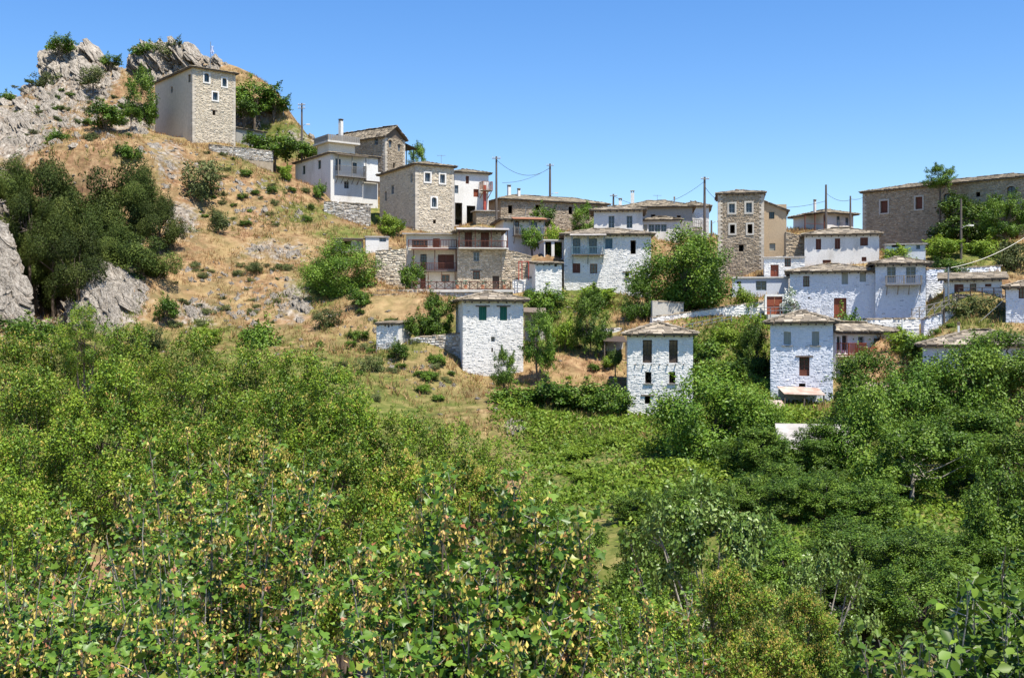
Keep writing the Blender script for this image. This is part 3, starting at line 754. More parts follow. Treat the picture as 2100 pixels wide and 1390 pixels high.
def window(h, parent, face, u0, v0, u1, v1, kind, kw, rnd):
    """opening joinery in wall-plane coordinates; 'out' is towards the street"""
    fm = FM[face](h)
    w, hh = u1 - u0, v1 - v0

    def bx(mb, a, b, o0, o1, c, d):
        p = [fm(a, o0, c), fm(b, o0, c), fm(b, o1, c), fm(a, o1, c), fm(a, o0, d), fm(b, o0, d), fm(b, o1, d), fm(a, o1, d)]
        return mb.add(p, [[0, 3, 2, 1], [4, 5, 6, 7], [0, 1, 5, 4], [1, 2, 6, 5], [2, 3, 7, 6], [3, 0, 4, 7]])
    col = M[kw.get('col', 'wood')]
    rec = -0.16
    name = 'door' if kind == 'door' else ('balcony_door' if kind == 'french' else 'window')
    fw = 0.07
    mb = MB()
    o0, o1 = rec - 0.06, rec
    bx(mb, u0, u0 + fw, o0, o1, v0, v1); bx(mb, u1 - fw, u1, o0, o1, v0, v1)
    bx(mb, u0 + fw, u1 - fw, o0, o1, v1 - fw, v1); bx(mb, u0 + fw, u1 - fw, o0, o1, v0, v0 + fw)
    if kind == 'hole':
        win = mb.build('window', M['darkwood'], parent)
    else:
        win = mb.build(name, col, parent)
    if kind in ('sash', 'french'):
        cols_ = 2 if w > 0.5 else 1
        if w > 1.5: cols_ = 4
        rows_ = 3 if hh > 1.5 else 2
        lo = v0 + fw + (hh * 0.28 if kind == 'french' else 0)
        if kind == 'french':
            b2 = MB(); bx(b2, u0 + fw, u1 - fw, rec - 0.05, rec - 0.015, v0 + fw, lo); b2.build('lower_panel', col, win)
        cw = (w - 2 * fw) / cols_; chh = (v1 - fw - lo) / rows_
        for a in range(1, cols_):
            b2 = MB(); x = u0 + fw + a * cw; bx(b2, x - .03, x + .03, rec - .05, rec - .005, lo, v1 - fw); b2.build('mullion', col, win)
        for a in range(cols_):
            for c in range(rows_):
                b2 = MB(); bx(b2, u0 + fw + a * cw + .022, u0 + fw + (a + 1) * cw - .022, rec - .05, rec - .035 + rnd.uniform(0, .006), lo + c * chh + .022, lo + (c + 1) * chh - .022)
                b2.build('pane', M['glass'], win)
        for c in range(1, rows_):
            b2 = MB(); z = lo + c * chh
            bx(b2, u0 + fw, u1 - fw, rec - .045, rec - .012, z - .02, z + .02)
            b2.build('glazing_bar', col, win)
    elif kind in ('shut', 'door'):
        n = 2 if w > 0.55 else 1
        lw = (w - 2 * fw) / n
        for a in range(n):
            x = u0 + fw + a * lw
            npk = max(2, int(lw / 0.16))
            b2 = MB()
            for p in range(npk):
                bx(b2, x + p * lw / npk + .006, x + (p + 1) * lw / npk - .006, rec - .05, rec - .022 + rnd.uniform(0, .01), v0 + fw, v1 - fw)
            bx(b2, x + .004, x + lw - .004, rec - .06, rec - .045, v0 + fw, v1 - fw)
            for zz in ((.2, .8) if not kw.get('cross') else (.08, .5, .92)):
                bx(b2, x + .01, x + lw - .01, rec - .03, rec + .004, v0 + hh * zz - .04, v0 + hh * zz + .04)
            b2.build('leaf' if kind == 'door' else 'shutter', col, win)
        if kind == 'door':
            b2 = MB(); bx(b2, (u0 + u1) / 2 + .05, (u0 + u1) / 2 + .09, rec, rec + .06, v0 + hh * .45, v0 + hh * .45 + .14); b2.build('handle', M['metal'], win)
    if kw.get('sur'):
        s_ = 0.2; b2 = MB()
        if kw.get('arch'):
            k = 8; cx_ = (u0 + u1) / 2; rr = w / 2; zc = v1 - rr * .7
            pts = [(cx_ - rr * math.cos(math.pi * i / k), zc + rr * .7 * math.sin(math.pi * i / k)) for i in range(k + 1)]
            top = [(u0 + w * i / k, v1 + s_ * .8) for i in range(k + 1)]
            for i in range(k):
                vs = [fm(pts[i][0], .1, pts[i][1]), fm(pts[i + 1][0], .1, pts[i + 1][1]), fm(top[i + 1][0], .1, top[i + 1][1]), fm(top[i][0], .1, top[i][1]),
                      fm(pts[i][0], -.15, pts[i][1]), fm(pts[i + 1][0], -.15, pts[i + 1][1])]
                b2.add(vs, [[0, 1, 2, 3], [4, 5, 1, 0]])
            bx(b2, u0 - s_, u0, -.05, .1, v0 - s_, v1 + s_ * .8); bx(b2, u1, u1 + s_, -.05, .1, v0 - s_, v1 + s_ * .8); bx(b2, u0, u1, -.05, .1, v0 - s_, v0)
        else:
            bx(b2, u0 - s_, u0, -.05, .1, v0 - s_, v1 + s_); bx(b2, u1, u1 + s_, -.05, .1, v0 - s_, v1 + s_); bx(b2, u0, u1, -.05, .1, v1, v1 + s_); bx(b2, u0, u1, -.05, .1, v0 - s_, v0)
        b2.build('surround', M['greyplaster'] if h.wall in ('stone',) else M['plaster'], win)
    elif kw.get('arch'):
        b2 = MB(); k = 8; cx_ = (u0 + u1) / 2; rr = w / 2; zc = v1 - rr * .6
        for i in range(k):
            a0, a1 = math.pi * i / k, math.pi * (i + 1) / k
            p = [(cx_ - rr * math.cos(t_), zc + rr * .6 * math.sin(t_)) for t_ in (a0, a1)]; q = [(cx_ - (rr + .22) * math.cos(t_), zc + (rr * .6 + .22) * math.sin(t_)) for t_ in (a0, a1)]
            b2.add([fm(p[0][0], .09, p[0][1]), fm(p[1][0], .09, p[1][1]), fm(q[1][0], .09, q[1][1]), fm(q[0][0], .09, q[0][1]), fm(p[0][0], -.15, p[0][1]), fm(p[1][0], -.15, p[1][1])], [[0, 1, 2, 3], [4, 5, 1, 0]])
        b2.build('arch_ring', M['mortar'], win)
    if kw.get('lintel'):
        b2 = MB(); bx(b2, u0 - .3, u1 + .3, -.1, .085, v1, v1 + .12); b2.build('lintel', M['wood'], win)
    if kw.get('sill'):
        b2 = MB(); bx(b2, u0 - .15, u1 + .15, -.1, .12, v0 - .08, v0); b2.build('sill', M['greywood'], win)
    return win


MORTAR = {'white': 'mortarwhite', 'bluewhite': 'mortarblue', 'stone': 'mortar', 'tanstone': 'mortar', 'palestone': 'mortarpale'}
ROOTS = {}


def build_house(key):
    h = H[key]
    rnd = random.Random(sum(map(ord, key)) * 7)
    root = obj(h.name, None)
    root.empty_display_size = 1.0
    root.location = (h.A[0], h.A[1], h.zb); root.rotation_euler = (0, 0, h.th)
    tag(root, h.label, h.cat, h.group)
    ROOTS[key] = root
    masonry = h.wall in MORTAR
    wm = M[MORTAR[h.wall]] if masonry and h.stone else M[h.wall]
    mb = MB(); w, d, hh = h.w, h.d, h.h
    ops = h.op
    for face, ln in (('F', w), ('L', d), ('R', d)):
        fm = FM[face](h)
        for (a, b, c, e) in cells(ln, -h.zfoot, hh, ops[face]):
            vs = [fm(a, 0, c), fm(b, 0, c), fm(b, 0, e), fm(a, 0, e)]
            mb.add(vs, [[0, 1, 2, 3] if face != 'L' else [3, 2, 1, 0]])
        for o in ops[face]:
            a, c, b, e = o[:4]; dd = -0.42
            for (p, q) in (((a, c), (b, c)), ((b, c), (b, e)), ((b, e), (a, e)), ((a, e), (a, c))):
                mb.add([fm(p[0], 0, p[1]), fm(q[0], 0, q[1]), fm(q[0], dd, q[1]), fm(p[0], dd, p[1])], [[0, 1, 2, 3]])
    mb.add([(0, d, -h.zfoot), (w, d, -h.zfoot), (w, d, hh), (0, d, hh)], [[3, 2, 1, 0]])
    # inner dark room shell so that openings look into a room
    i0 = 0.42
    mb.add([(i0, i0, -1), (w - i0, i0, -1), (w - i0, d - .3, -1), (i0, d - .3, -1)], [[0, 1, 2, 3]])
    mb.add([(0.0, 0.0, hh), (w, 0.0, hh), (w, d, hh), (0, d, hh)], [[0, 1, 2, 3]])
    wo = mb.build('wall', wm, root)
    for f in h.stone:
        ln = w if f == 'F' else d
        r = stone_rects(ln, -min(1.2, h.zfoot), hh - 0.02, ops[f])
        me = stone_mesh(r, FM[f](h), M[h.wall], proud=(.0, .02) if h.wall in ('white', 'bluewhite') else (.01, .055))
        if me:
            so_ = obj('stonework', me, wo); so_['kind'] = 'stuff'
    if key in ('h7', 'h10', 'h17', 'h9', 'h21'):         # dressed corner stones
        qm = [MB().box(-.06, a, -.06, b, 0, 1).mesh('quoin', M['quoin']) for a, b in ((.5, .3), (.28, .55))]
        for side in (0, 1):
            z = -.5; i = 0
            while z < hh - .3:
                qh = rnd.uniform(.2, .32)
                mwq = Matrix.Translation((w if side else 0, 0, z)) @ Matrix.Diagonal((-1 if side else 1, 1, qh - .02, 1))
                obj('quoin', qm[i % 2], wo, mw=mwq); z += qh; i += 1
    for f in 'FLR':
        for o in ops[f]: window(h, root, f, *o[:4], o[4], o[5], rnd)
    # roof
    rf = h.roof; ov = rf['o']; rise = rf['rise'] * (.76 if rf['t'] == 'hip' else 1); t = rf['t']; th = 0.14
    x0, x1, y0, y1 = -ov, w + ov, -ov, d + ov
    sag = lambda: rnd.uniform(-.04, .04)
    ze = hh - 0.02
    planes = []
    if t == 'hip':
        if w >= d:
            r0 = (x0 + (d / 2 + ov) * 0.95, (y0 + y1) / 2, ze + rise); r1 = (x1 - (d / 2 + ov) * 0.95, (y0 + y1) / 2, ze + rise)
            if r0[0] > r1[0]: r0 = r1 = ((r0[0] + r1[0]) / 2, r0[1], r0[2])
        else:
            r0 = ((x0 + x1) / 2, y0 + (w / 2 + ov) * 0.95, ze + rise); r1 = ((x0 + x1) / 2, y1 - (w / 2 + ov) * 0.95, ze + rise)
            if r0[1] > r1[1]: r0 = r1 = (r0[0], (r0[1] + r1[1]) / 2, r0[2])
        a, b, c, e = (x0, y0, ze + sag()), (x1, y0, ze + sag()), (x1, y1, ze), (x0, y1, ze)
        if w >= d: planes = [(a, b, r1, r0), (b, c, r1, r1), (c, e, r0, r1), (e, a, r0, r0)]
        else: planes = [(a, b, r0, r0), (b, c, r1, r0), (c, e, r1, r1), (e, a, r0, r1)]
    elif t == 'gable' and rf.get('axis') == 'y':
        xm = (x0 + x1) / 2
        a, b, c, e = (x0, y0, ze), (x1, y0, ze), (x1, y1, ze), (x0, y1, ze); r0 = (xm, y0, ze + rise); r1 = (xm, y1, ze + rise)
        planes = [(b, c, r1, r0), (e, a, r0, r1)]
    elif t == 'gable':
        ym = (y0 + y1) / 2
        a, b, c, e = (x0, y0, ze), (x1, y0, ze), (x1, y1, ze), (x0, y1, ze); r0 = (x0, ym, ze + rise); r1 = (x1, ym, ze + rise)
        planes = [(a, b, r1, r0), (c, e, r0, r1)]
    elif t == 'side':
        planes = [((x1, y0, ze - 0.75), (x1, y1, ze - 0.75), (x0, y1, ze + rise - .75 + .4), (x0, y0, ze + rise - .75 + .4))]
    else:
        planes = [((x0, y0, ze), (x1, y0, ze), (x1, y1, ze + rise), (x0, y1, ze + rise))]
    mb = MB()
    for pl in planes:
        pts = [Vector(p) for p in pl]
        if (pts[2] - pts[3]).length < 1e-5: pts = pts[:3]
        n = len(pts); dn = Vector((0, 0, -th))
        mb.add(pts + [p + dn for p in pts], [list(range(n)), [n + i for i in range(n)][::-1]] + [[i, n + i, n + (i + 1) % n, (i + 1) % n] for i in range(n)])
    # gable ends closed
    if t == 'gable' and rf.get('axis') == 'y':
        for yy in (0, d): mb.add([(0, yy, hh - .1), (w, yy, hh - .1), (w / 2, yy, ze + rise * .86)], [[0, 1, 2]])
    if t == 'gable' and rf.get('axis') != 'y':
        for xx in (0, w): mb.add([(xx, 0, hh - .1), (xx, d, hh - .1), (xx, d / 2, ze + rise * .86)], [[0, 1, 2]])
    if t == 'side':
        mb2 = MB(); mb2.add([(0, -.003, hh - .9), (w, -.003, hh - .9), (0, -.003, hh + .55)], [[0, 1, 2]]); mb2.build('gable_wall', wm, root)
    if t == 'shed':
        mb2 = MB()
        for xx in (0.002, w - .002): mb2.add([(xx, 0, hh - .02), (xx, d, hh - .02), (xx, d, hh + rise * .9)], [[0, 1, 2]])
        mb2.add([(0, d, hh - .02), (w, d, hh - .02), (w, d, hh + rise * .9), (0, d, hh + rise * .9)], [[0, 1, 2, 3]])
        mb2.build('gable_wall', wm, root)
    mat = rf.get('mat')
    ro = mb.build('roof', M[mat] if mat else (M['concrete'] if t == 'flat' else M['wood']), root)
    if not mat and t != 'flat':
        acc = {'n': 0, 'mats': []}
        asobj = h.Y < 148
        for i, pl in enumerate(planes):
            if i == 2 and t == 'hip':                    # rear slope never faces the valley: joined slabs
                lay_slates(ro, *pl, False, acc, rnd)
            else:
                lay_slates(ro, *pl, asobj, acc, rnd)
        flush_slates(acc, ro, rnd)
        if t == 'hip':                                    # ridge and hip capping stones
            edges = [(pl[0], pl[3]) for pl in planes] + ([(r0, r1)] if r0 != r1 else [])
            for (p, q) in edges:
                p = Vector(p); q = Vector(q); L = (q - p).length; n = max(2, int(L / 0.5))
                dv = (q - p).normalized(); sd = dv.cross(Vector((0, 0, 1))).normalized(); up = sd.cross(dv)
                for i in range(n):
                    c = p.lerp(q, (i + .5) / n) + up * 0.07
                    R = Matrix((sd, dv, up)).transposed().to_4x4() @ Matrix.Rotation(rnd.uniform(-.2, .2), 4, 'Z') @ Matrix.Rotation(rnd.uniform(-.1, .1), 4, 'X')
                    mw = Matrix.Translation(c) @ R @ Matrix.Diagonal((rnd.uniform(.3, .5), L / n * 1.1, rnd.uniform(.05, .1), 1))
                    if asobj: obj('ridge_stone', rnd.choice(SLATES), ro, mw=mw)
                    else: acc['mats'] = []
        # rafter ends under the front eave
        if asobj and t in ('hip', 'shed'):
            x = 0.2
            me = MB().box(-.05, .05, -.5 * ov * 2 + .05, 0.1, -.12, 0).mesh('rafter', M['darkwood'])
            while x < w:
                obj('rafter', me, ro, mw=Matrix.Translation((x, 0, ze - th - .005))); x += rnd.uniform(.6, .85)
    return root


for k_ in H: build_house(k_)
# ------------------------------------------------------------------ balconies, chimneys and other parts of the houses
def balcony(key, px0, px1, pyf, pyr, out=1.0, mat='wood', roof=None, sp=0.17, brackets=3, solid=False, rail='bar', roofmat='sheet', sides=True, floor='wood'):
    h = H[key]; root = ROOTS[key]
    u0, vf = h.uv(px0, pyf); u1, _ = h.uv(px1, pyf); _, vr = h.uv((px0 + px1) / 2, pyr)
    bal = MB().box(u0, u1, -out, -0.08, vf - .1, vf).build('balcony', M[floor], root)
    if solid:
        MB().box(u0, u1, -out, -out + .1, vf + .002, vr).build('parapet', M['plaster'], bal)
        MB().box(u0, u0 + .1, -out + .1, -.08, vf + .002, vr).build('parapet', M['plaster'], bal)
        MB().box(u1 - .1, u1, -out + .1, -.08, vf + .002, vr).build('parapet', M['plaster'], bal)
        return bal
    MB().box(u0, u1, -out, -out + .07, vr - .06, vr).build('rail', M[mat], bal)
    MB().box(u0, u1, -out + .005, -out + .065, vf + .06, vf + .1).build('rail', M[mat], bal)
    if sides:
        for x in (u0, u1 - .07):
            MB().box(x, x + .07, -out + .072, -.08, vr - .062, vr - .002).build('rail', M[mat], bal)
    hb = vr - .062 - vf - .102
    if rail == 'bar':
        me = MB().box(-.022, .022, -.022, .022, 0, hb).mesh('baluster', M[mat])
        n = max(2, int((u1 - u0) / sp))
        for i in range(1, n): obj('baluster', me, bal, mw=Matrix.Translation((u0 + (u1 - u0) * i / n, -out + .035, vf + .101)))
        for x in ((u0 + .035, u1 - .035) if sides else ()):
            for i in range(1, max(2, int(out / .2))):
                obj('baluster', me, bal, mw=Matrix.Translation((x, -out + out * i / max(2, int(out / .2)), vf + .101)))
    top = vr
    if roof: _, top = h.uv((px0 + px1) / 2, roof)
    n = max(1, round((u1 - u0) / 2.2))
    for i in range(n + 1):
        x = u0 + .05 + (u1 - u0 - .1) * i / n
        MB().box(x - .05, x + .05, -out - .004, -out + .096, vf + .001, top).build('post', M[mat], bal)
    if roof:
        MB().add([(u0 - .2, -out - .3, top), (u1 + .2, -out - .3, top), (u1 + .2, -.09, top + .3), (u0 - .2, -.09, top + .3),
                  (u0 - .2, -out - .3, top + .06), (u1 + .2, -out - .3, top + .06), (u1 + .2, -.09, top + .36), (u0 - .2, -.09, top + .36)],
                 [[0, 3, 2, 1], [4, 5, 6, 7], [0, 1, 5, 4], [1, 2, 6, 5], [2, 3, 7, 6], [3, 0, 4, 7]]).build('awning', M[roofmat], bal)
    for i in range(brackets):
        x = u0 + .15 + (u1 - u0 - .3) * i / max(1, brackets - 1)
        MB().beam((x, -out + .1, vf - .14), (x, -.06, vf - 1.0), .08).build('bracket', M[mat], bal)
    return bal


def chimney(key, px, py0, py1, wpx, mat='plaster', cap=True, dy=2.5):
    """chimney rising out of the roof, set back dy from the front wall"""
    h = H[key]; root = ROOTS[key]
    k = (px - CX) / FPX
    u, _ = h.uv(px, py0); Y = h.A[1] + u * h.s + dy * h.c
    x = k * Y; q = np.array([x, Y]) - h.A
    lx = q[0] * h.c + q[1] * h.s; ly = -q[0] * h.s + q[1] * h.c
    w = wpx / FPX * Y / 2
    z0 = (CY - py1) / FPX * Y - h.zb; z1 = (CY - py0) / FPX * Y - h.zb
    ch = MB().box(lx - w, lx + w, ly - w, ly + w, z0 - 1.2, z1).build('chimney', M[mat], root)
    if cap:
        for a in (-1, 1):
            MB().box(lx + a * w * .7 - .06, lx + a * w * .7 + .06, ly - w * .9, ly + w * .9, z1, z1 + .25).build('vent_block', M['stone'], ch)
        MB().box(lx - w * 1.25, lx + w * 1.25, ly - w * 1.25, ly + w * 1.25, z1 + .25, z1 + .33).build('cap', M['slate'], ch)


balcony('h3w', 1713, 1750, 727, 703, 1.3, 'redbrown', sp=.16, brackets=2, floor='redbrown')
balcony('h3w', 1752, 1836, 727, 712, 0.9, 'redbrown', sp=.3, brackets=3, floor='wood')
balcony('h4b', 1815, 1889, 584, 566, 1.15, 'greywood', sp=.16, brackets=4, floor='greywood')
balcony('h5', 1172, 1239, 523, 507, 1.0, 'tealpaint', roof=485, sp=.17, brackets=3)
balcony('h6', 838, 937, 509, 493, 1.0, 'brown', sp=.3, brackets=0, floor='concrete')
balcony('h6', 848, 936, 556, 540, 0.95, 'brown', roof=514, sp=.2, brackets=4, roofmat='brown')
balcony('h6b', 939, 1039, 509, 495, 1.2, 'brown', roof=474, sp=.35, brackets=0, floor='concrete')
balcony('h8', 686, 744, 361, 343, 1.1, 'greywood', roof=322, sp=.17, brackets=6, roofmat='wood', floor='greywood')
balcony('h8', 745, 774, 372, 354, 1.0, solid=True)
balcony('h11', 982, 1002, 392, 375, 1.6, 'orangewood', sp=.25, brackets=2)
balcony('h13', 1051, 1114, 483, 468, 1.0, 'greywood', sp=.18, brackets=4, roof=452, roofmat='orangewood')
balcony('h16c', 1420, 1440, 468, 452, 1.0, 'greywood', sp=.25, brackets=2)
# broken joists of a lost balcony on the narrow house
h_ = H['h1']
for i_ in range(7):
    u_, v_ = h_.uv(1303 + i_ * 16.5, 746)
    MB().box(u_ - .05, u_ + .05, -.14 - .07 * (i_ % 3), .1, v_ - .08, v_).build('joist', M['wood'], ROOTS['h1'])
# terrace room on the roof of the white balcony house
h_ = H['h8']; r_ = ROOTS['h8']
loft = MB().box(1.0, 5.2, 2.6, 6.4, h_.h - .3, h_.h + 1.9).build('roof_room', M['cream'], r_)
MB().box(.5, 5.7, 1.9, 6.9, h_.h + 1.9, h_.h + 2.15).build('terrace_slab', M['concrete'], loft)
me_ = MB().box(-.12, .12, -.02, .02, 0, .85).mesh('railing_board', M['greywood'])
for i_ in range(18): obj('railing_board', me_, loft, mw=Matrix.Translation((.66 + i_ * .287, 1.95, h_.h + 2.152)))
for i_ in range(16): obj('railing_board', me_, loft, mw=Matrix.Translation((.55, 2.15 + i_ * .287, h_.h + 2.152)) @ Matrix.Rotation(math.pi / 2, 4, 'Z'))
chimney('h9', 699, 249, 275, 7, 'plaster', True, 13)
chimney('h12', 1044, 384, 404, 6, 'plaster', True, 3); chimney('h12', 1064, 391, 404, 5, 'plaster', True, 3)
chimney('h16', 1297, 396, 408, 7, 'plaster', True, 4); chimney('h15', 1272, 412, 424, 6, 'plaster', True, 3)
chimney('h16', 1383, 408, 436, 2.4, 'metal', True, 1)
chimney('h11', 994, 380, 428, 5, 'redpipe', False, -1.0)
chimney('h20', 1671, 414, 430, 4, 'plaster', True, 3)
chimney('h3', 1678, 632, 648, 7, 'plaster', False, 5.5)
chimney('h25', 1966, 668, 690, 4, 'plaster', True, 3)
# canopy terrace on the right of the upper stone house
h_ = H['h9']; r_ = ROOTS['h9']
deck = MB().box(h_.w, h_.w + 3.2, .8, 5.5, h_.h - 4.0, h_.h - 3.75).build('terrace', M['concrete'], r_)
MB().box(h_.w, h_.w + 3.0, 1, 5.3, h_.h - 9, h_.h - 4.0).build('terrace_wall', M['greyplaster'], deck)
MB().add([(h_.w - .1, .3, h_.h - .2), (h_.w + 3.6, .3, h_.h - .9), (h_.w + 3.6, 6, h_.h - .9), (h_.w - .1, 6, h_.h - .2)], [[0, 1, 2, 3]]).build('canopy', M['darkwood'], deck)
for x_, y_ in ((1.4, .9), (3.1, .9), (3.1, 5.3)): MB().box(h_.w + x_ - .05, h_.w + x_ + .05, y_ - .05, y_ + .05, h_.h - 3.75, h_.h - .5).build('post', M['darkgreen'], deck)
for i_ in range(12): MB().box(h_.w + .2 + i_ * .25, h_.w + .23 + i_ * .25, .88, .91, h_.h - 3.74, h_.h - 2.85).build('baluster', M['greyblue'], deck)
MB().box(h_.w + .1, h_.w + 3.1, .86, .92, h_.h - 2.85, h_.h - 2.8).build('rail', M['greyblue'], deck)
# brown pergola beside the ridge villa
h_ = H['h20']; r_ = ROOTS['h20']
pg = MB().add([(-3.6, -.3, 2.3), (.3, -.3, 2.5), (.3, 4, 2.9), (-3.6, 4, 2.7)], [[0, 1, 2, 3]]).build('pergola_roof', M['brown'], r_)
for x_ in (-3.4, -1.7, -.1): MB().box(x_ - .06, x_ + .06, -.2, -.08, 0, 2.3).build('post', M['brown'], pg)
MB().box(-3.4, -.1, -.17, -.12, .9, .96).build('rail', M['brown'], pg)


# ------------------------------------------------------------------ free-standing and retaining walls
def stone_wall(name, label, A, B, thick=0.6, mat='wallstone', mort='mortar', deep=2.0, rh=(.12, .26), rw=(.18, .6), cat='wall', plain=False):
    """A, B = (px, Y, top_py, bottom_py)"""
    a = P(A[0], A[2], A[1]); b = P(B[0], B[2], B[1]); a2 = P(A[0], A[3], A[1]); b2 = P(B[0], B[3], B[1])
    root = obj(name, None); root.location = a2; th = math.atan2(b[1] - a[1], b[0] - a[0]); root.rotation_euler = (0, 0, th)
    tag(root, label, cat)
    w = math.hypot(b[0] - a[0], b[1] - a[1])
    za, zb_ = a[2] - a2[2], b[2] - a2[2]; ba, bb = -deep, b2[2] - a2[2] - deep
    n = max(2, int(w / 1.2)); mb = MB(); rr = random.Random(int(A[0]))
    tops = [za + (zb_ - za) * i / n + rr.uniform(-.08, .06) for i in range(n + 1)]
    bot = min(ba, bb)
    for i in range(n):
        x0, x1 = w * i / n, w * (i + 1) / n
        mb.add([(x0, 0, bot), (x1, 0, bot), (x1, 0, tops[i + 1]), (x0, 0, tops[i]), (x0, thick, bot), (x1, thick, bot), (x1, thick, tops[i + 1]), (x0, thick, tops[i])], [[0, 1, 2, 3], [3, 2, 6, 7], [5, 4, 7, 6]])
    mb.add([(0, 0, bot), (0, thick, bot), (0, thick, tops[0]), (0, 0, tops[0])], [[0, 3, 2, 1]]); mb.add([(w, 0, bot), (w, thick, bot), (w, thick, tops[-1]), (w, 0, tops[-1])], [[0, 1, 2, 3]])
    core = mb.build('core', M[mort], root)
    lo = min(0, b2[2] - a2[2]) - min(1.0, deep)
    r = stone_rects(w, lo, max(za, zb_) + .1, [], rh, rw, topfun=lambda u: za + (zb_ - za) * u / w)
    me = None if plain else stone_mesh(r, lambda u, o, v: (u, -o, v), M[mat], proud=(.0, .035) if 'white' in mat else (.01, .08))
    if me: obj('stonework', me, root)['kind'] = 'stuff'
    # coping stones
    x = 0
    while x < w:
        l = rr.uniform(.3, .7); z = za + (zb_ - za) * min(1, (x + l / 2) / w)
        mw = Matrix.Translation((x + l / 2, thick / 2, z)) @ Matrix.Rotation(rr.uniform(-.1, .1), 4, 'Z') @ Matrix.Rotation(-math.atan2(zb_ - za, w) + rr.uniform(-.1, .1), 4, 'Y') @ Matrix.Diagonal((l, thick * 1.1, rr.uniform(.08, .18), 1))
        obj('coping_stone', rr.choice(SLATES), root, mw=mw); x += l
    return root


stone_wall('terrace_wall', 'grey stone retaining wall under the crossed wooden railing', (772, 120, 597, 640), (1052, 120.5, 594, 640), .8, deep=3)
stone_wall('garden_wall', 'white stone garden wall rising to the red double door', (1338, 111, 652, 682), (1572, 114.5, 618, 650), .6, 'white', 'mortarwhite')
stone_wall('ruined_wall', 'peeling white plaster wall under the big round tree', (1338, 112.2, 618, 668), (1402, 112.8, 622, 668), .5, 'white', 'greyplaster', plain=True)
stone_wall('terrace_wall', 'grey-white rubble wall below the white balcony house', (664, 154, 414, 446), (760, 154.6, 420, 453), .6)
stone_wall('dry_wall', 'low dry-stone wall on the slope under the summit tower', (430, 160, 297, 304), (560, 165, 311, 318), .6, 'wallstone', deep=3)
stone_wall('terrace_wall', 'rough stone bank left of the terrace below the round tree', (762, 118, 606, 632), (850, 118.4, 604, 636), .6)
stone_wall('terrace_wall', 'stone wall with red patch below the white block shed', (770, 126, 516, 560), (832, 126.4, 512, 566), .6, 'palestone')
stone_wall('stepped_wall', 'tan stone stair wall between the tan house and the small white store', (1029, 127, 510, 592), (1090, 128, 528, 596), .6, 'tanstone')
stone_wall('blue_wall', 'blue-white stone terrace wall right of the grey balcony', (1900, 119.5, 553, 610), (2052, 121, 546, 600), .6, 'bluewhite', 'mortarblue')
stone_wall('ramp_wall', 'white wall carrying the sloping rail beside the blue-white house', (1895, 108.6, 656, 672), (1962, 109.5, 632, 668), .5, 'bluewhite', 'mortarblue')
stone_wall('low_white_wall', 'low white wall in front of the long blue-white house', (1776, 106.8, 656, 690), (1885, 107.4, 654, 692), .8, 'white', 'mortarwhite')
stone_wall('rubble_wall', 'rubble wall at the left foot of the green-shuttered house', (842, 106, 694, 728), (946, 106.6, 684, 726), .6)
stone_wall('dark_retaining_wall', 'dark stone wall behind the bush below the small porch house', (1958, 110.6, 606, 664), (2064, 111.4, 606, 664), .5, 'stone')
stone_wall('white_step_wall', 'small white parapet beside the tan stone stair', (1052, 125.8, 574, 596), (1092, 126.2, 570, 594), .4, 'white', 'mortarwhite')
stone_wall('orchard_wall', 'low white wall on the terrace between the two white houses', (1190, 112, 676, 706), (1282, 112.4, 674, 706), .5, 'white', 'mortarwhite')
stone_wall('tower_base_wall', 'grey rubble bank under the peach annex', (1612, 133, 478, 530), (1650, 133.4, 486, 530), .6, 'stone')

# red double door in the garden wall
gd = obj('garden_door', None); p_ = P(1572, 645, 113.6); gd.location = p_; tag(gd, 'rust-red double door with white post at the end of the garden wall', 'door')
s_ = 113.6 / FPX
MB().box(-.15, 33 * s_ + .15, -.1, .25, 37 * s_, 37 * s_ + .22).build('lintel', M['plaster'], gd)
for i_ in range(2):
    lf = MB().box(i_ * 16.5 * s_ + .02, (i_ + 1) * 16.5 * s_ - .02, 0, .06, 0, 37 * s_).build('leaf', M['redbrown'], gd)
    MB().box(i_ * 16.5 * s_ + .08, (i_ + 1) * 16.5 * s_ - .08, -.03, -.002, .9, 1.0).build('batten', M['redbrown'], lf)
for x_ in (-.2, 33 * s_): MB().box(x_, x_ + .2, -.12, .2, -.6, 37 * s_ - .003).build('post', M['plaster'], gd)
MB().box(-.2, 33 * s_ + .2, -1.5, .4, -.9, -.02).build('step', M['concrete'], gd)

# terrace slab and crossed railing
tr = obj('terrace_floor', None); p_ = P(845, 594, 120); tr.location = p_; tag(tr, 'concrete terrace floor in front of the cream and tan houses', 'terrace')
MB().box(-1.0, 207 * 120 / FPX, 0.1, 7.5, -.25, .02).build('slab', M['concrete'], tr)
rl = obj('terrace_railing', None); rl.location = P(845, 594, 120.3); tag(rl, 'dark wooden railing with crossed bars along the terrace edge', 'railing')
n_, L_, hg = 12, 202 * 120.3 / FPX, 0.85
for i_ in range(n_ + 1): MB().box(L_ * i_ / n_ - .05, L_ * i_ / n_ + .05, -.05, .05, 0.02, hg + .05).build('post', M['darkwood'], rl)
MB().box(0, L_, -.045, .045, hg - .04, hg + .03).build('rail', M['brown'], rl); MB().box(0, L_, -.035, .035, .06, .12).build('rail', M['brown'], rl)
for i_ in range(n_):
    a_, b_2 = L_ * i_ / n_ + .05, L_ * (i_ + 1) / n_ - .05
    MB().beam((a_, -.02, .12), (b_2, -.02, hg - .04), .05).build('cross_bar', M['brown'], rl); MB().beam((a_, .03, hg - .04), (b_2, .03, .12), .05).build('cross_bar', M['brown'], rl)


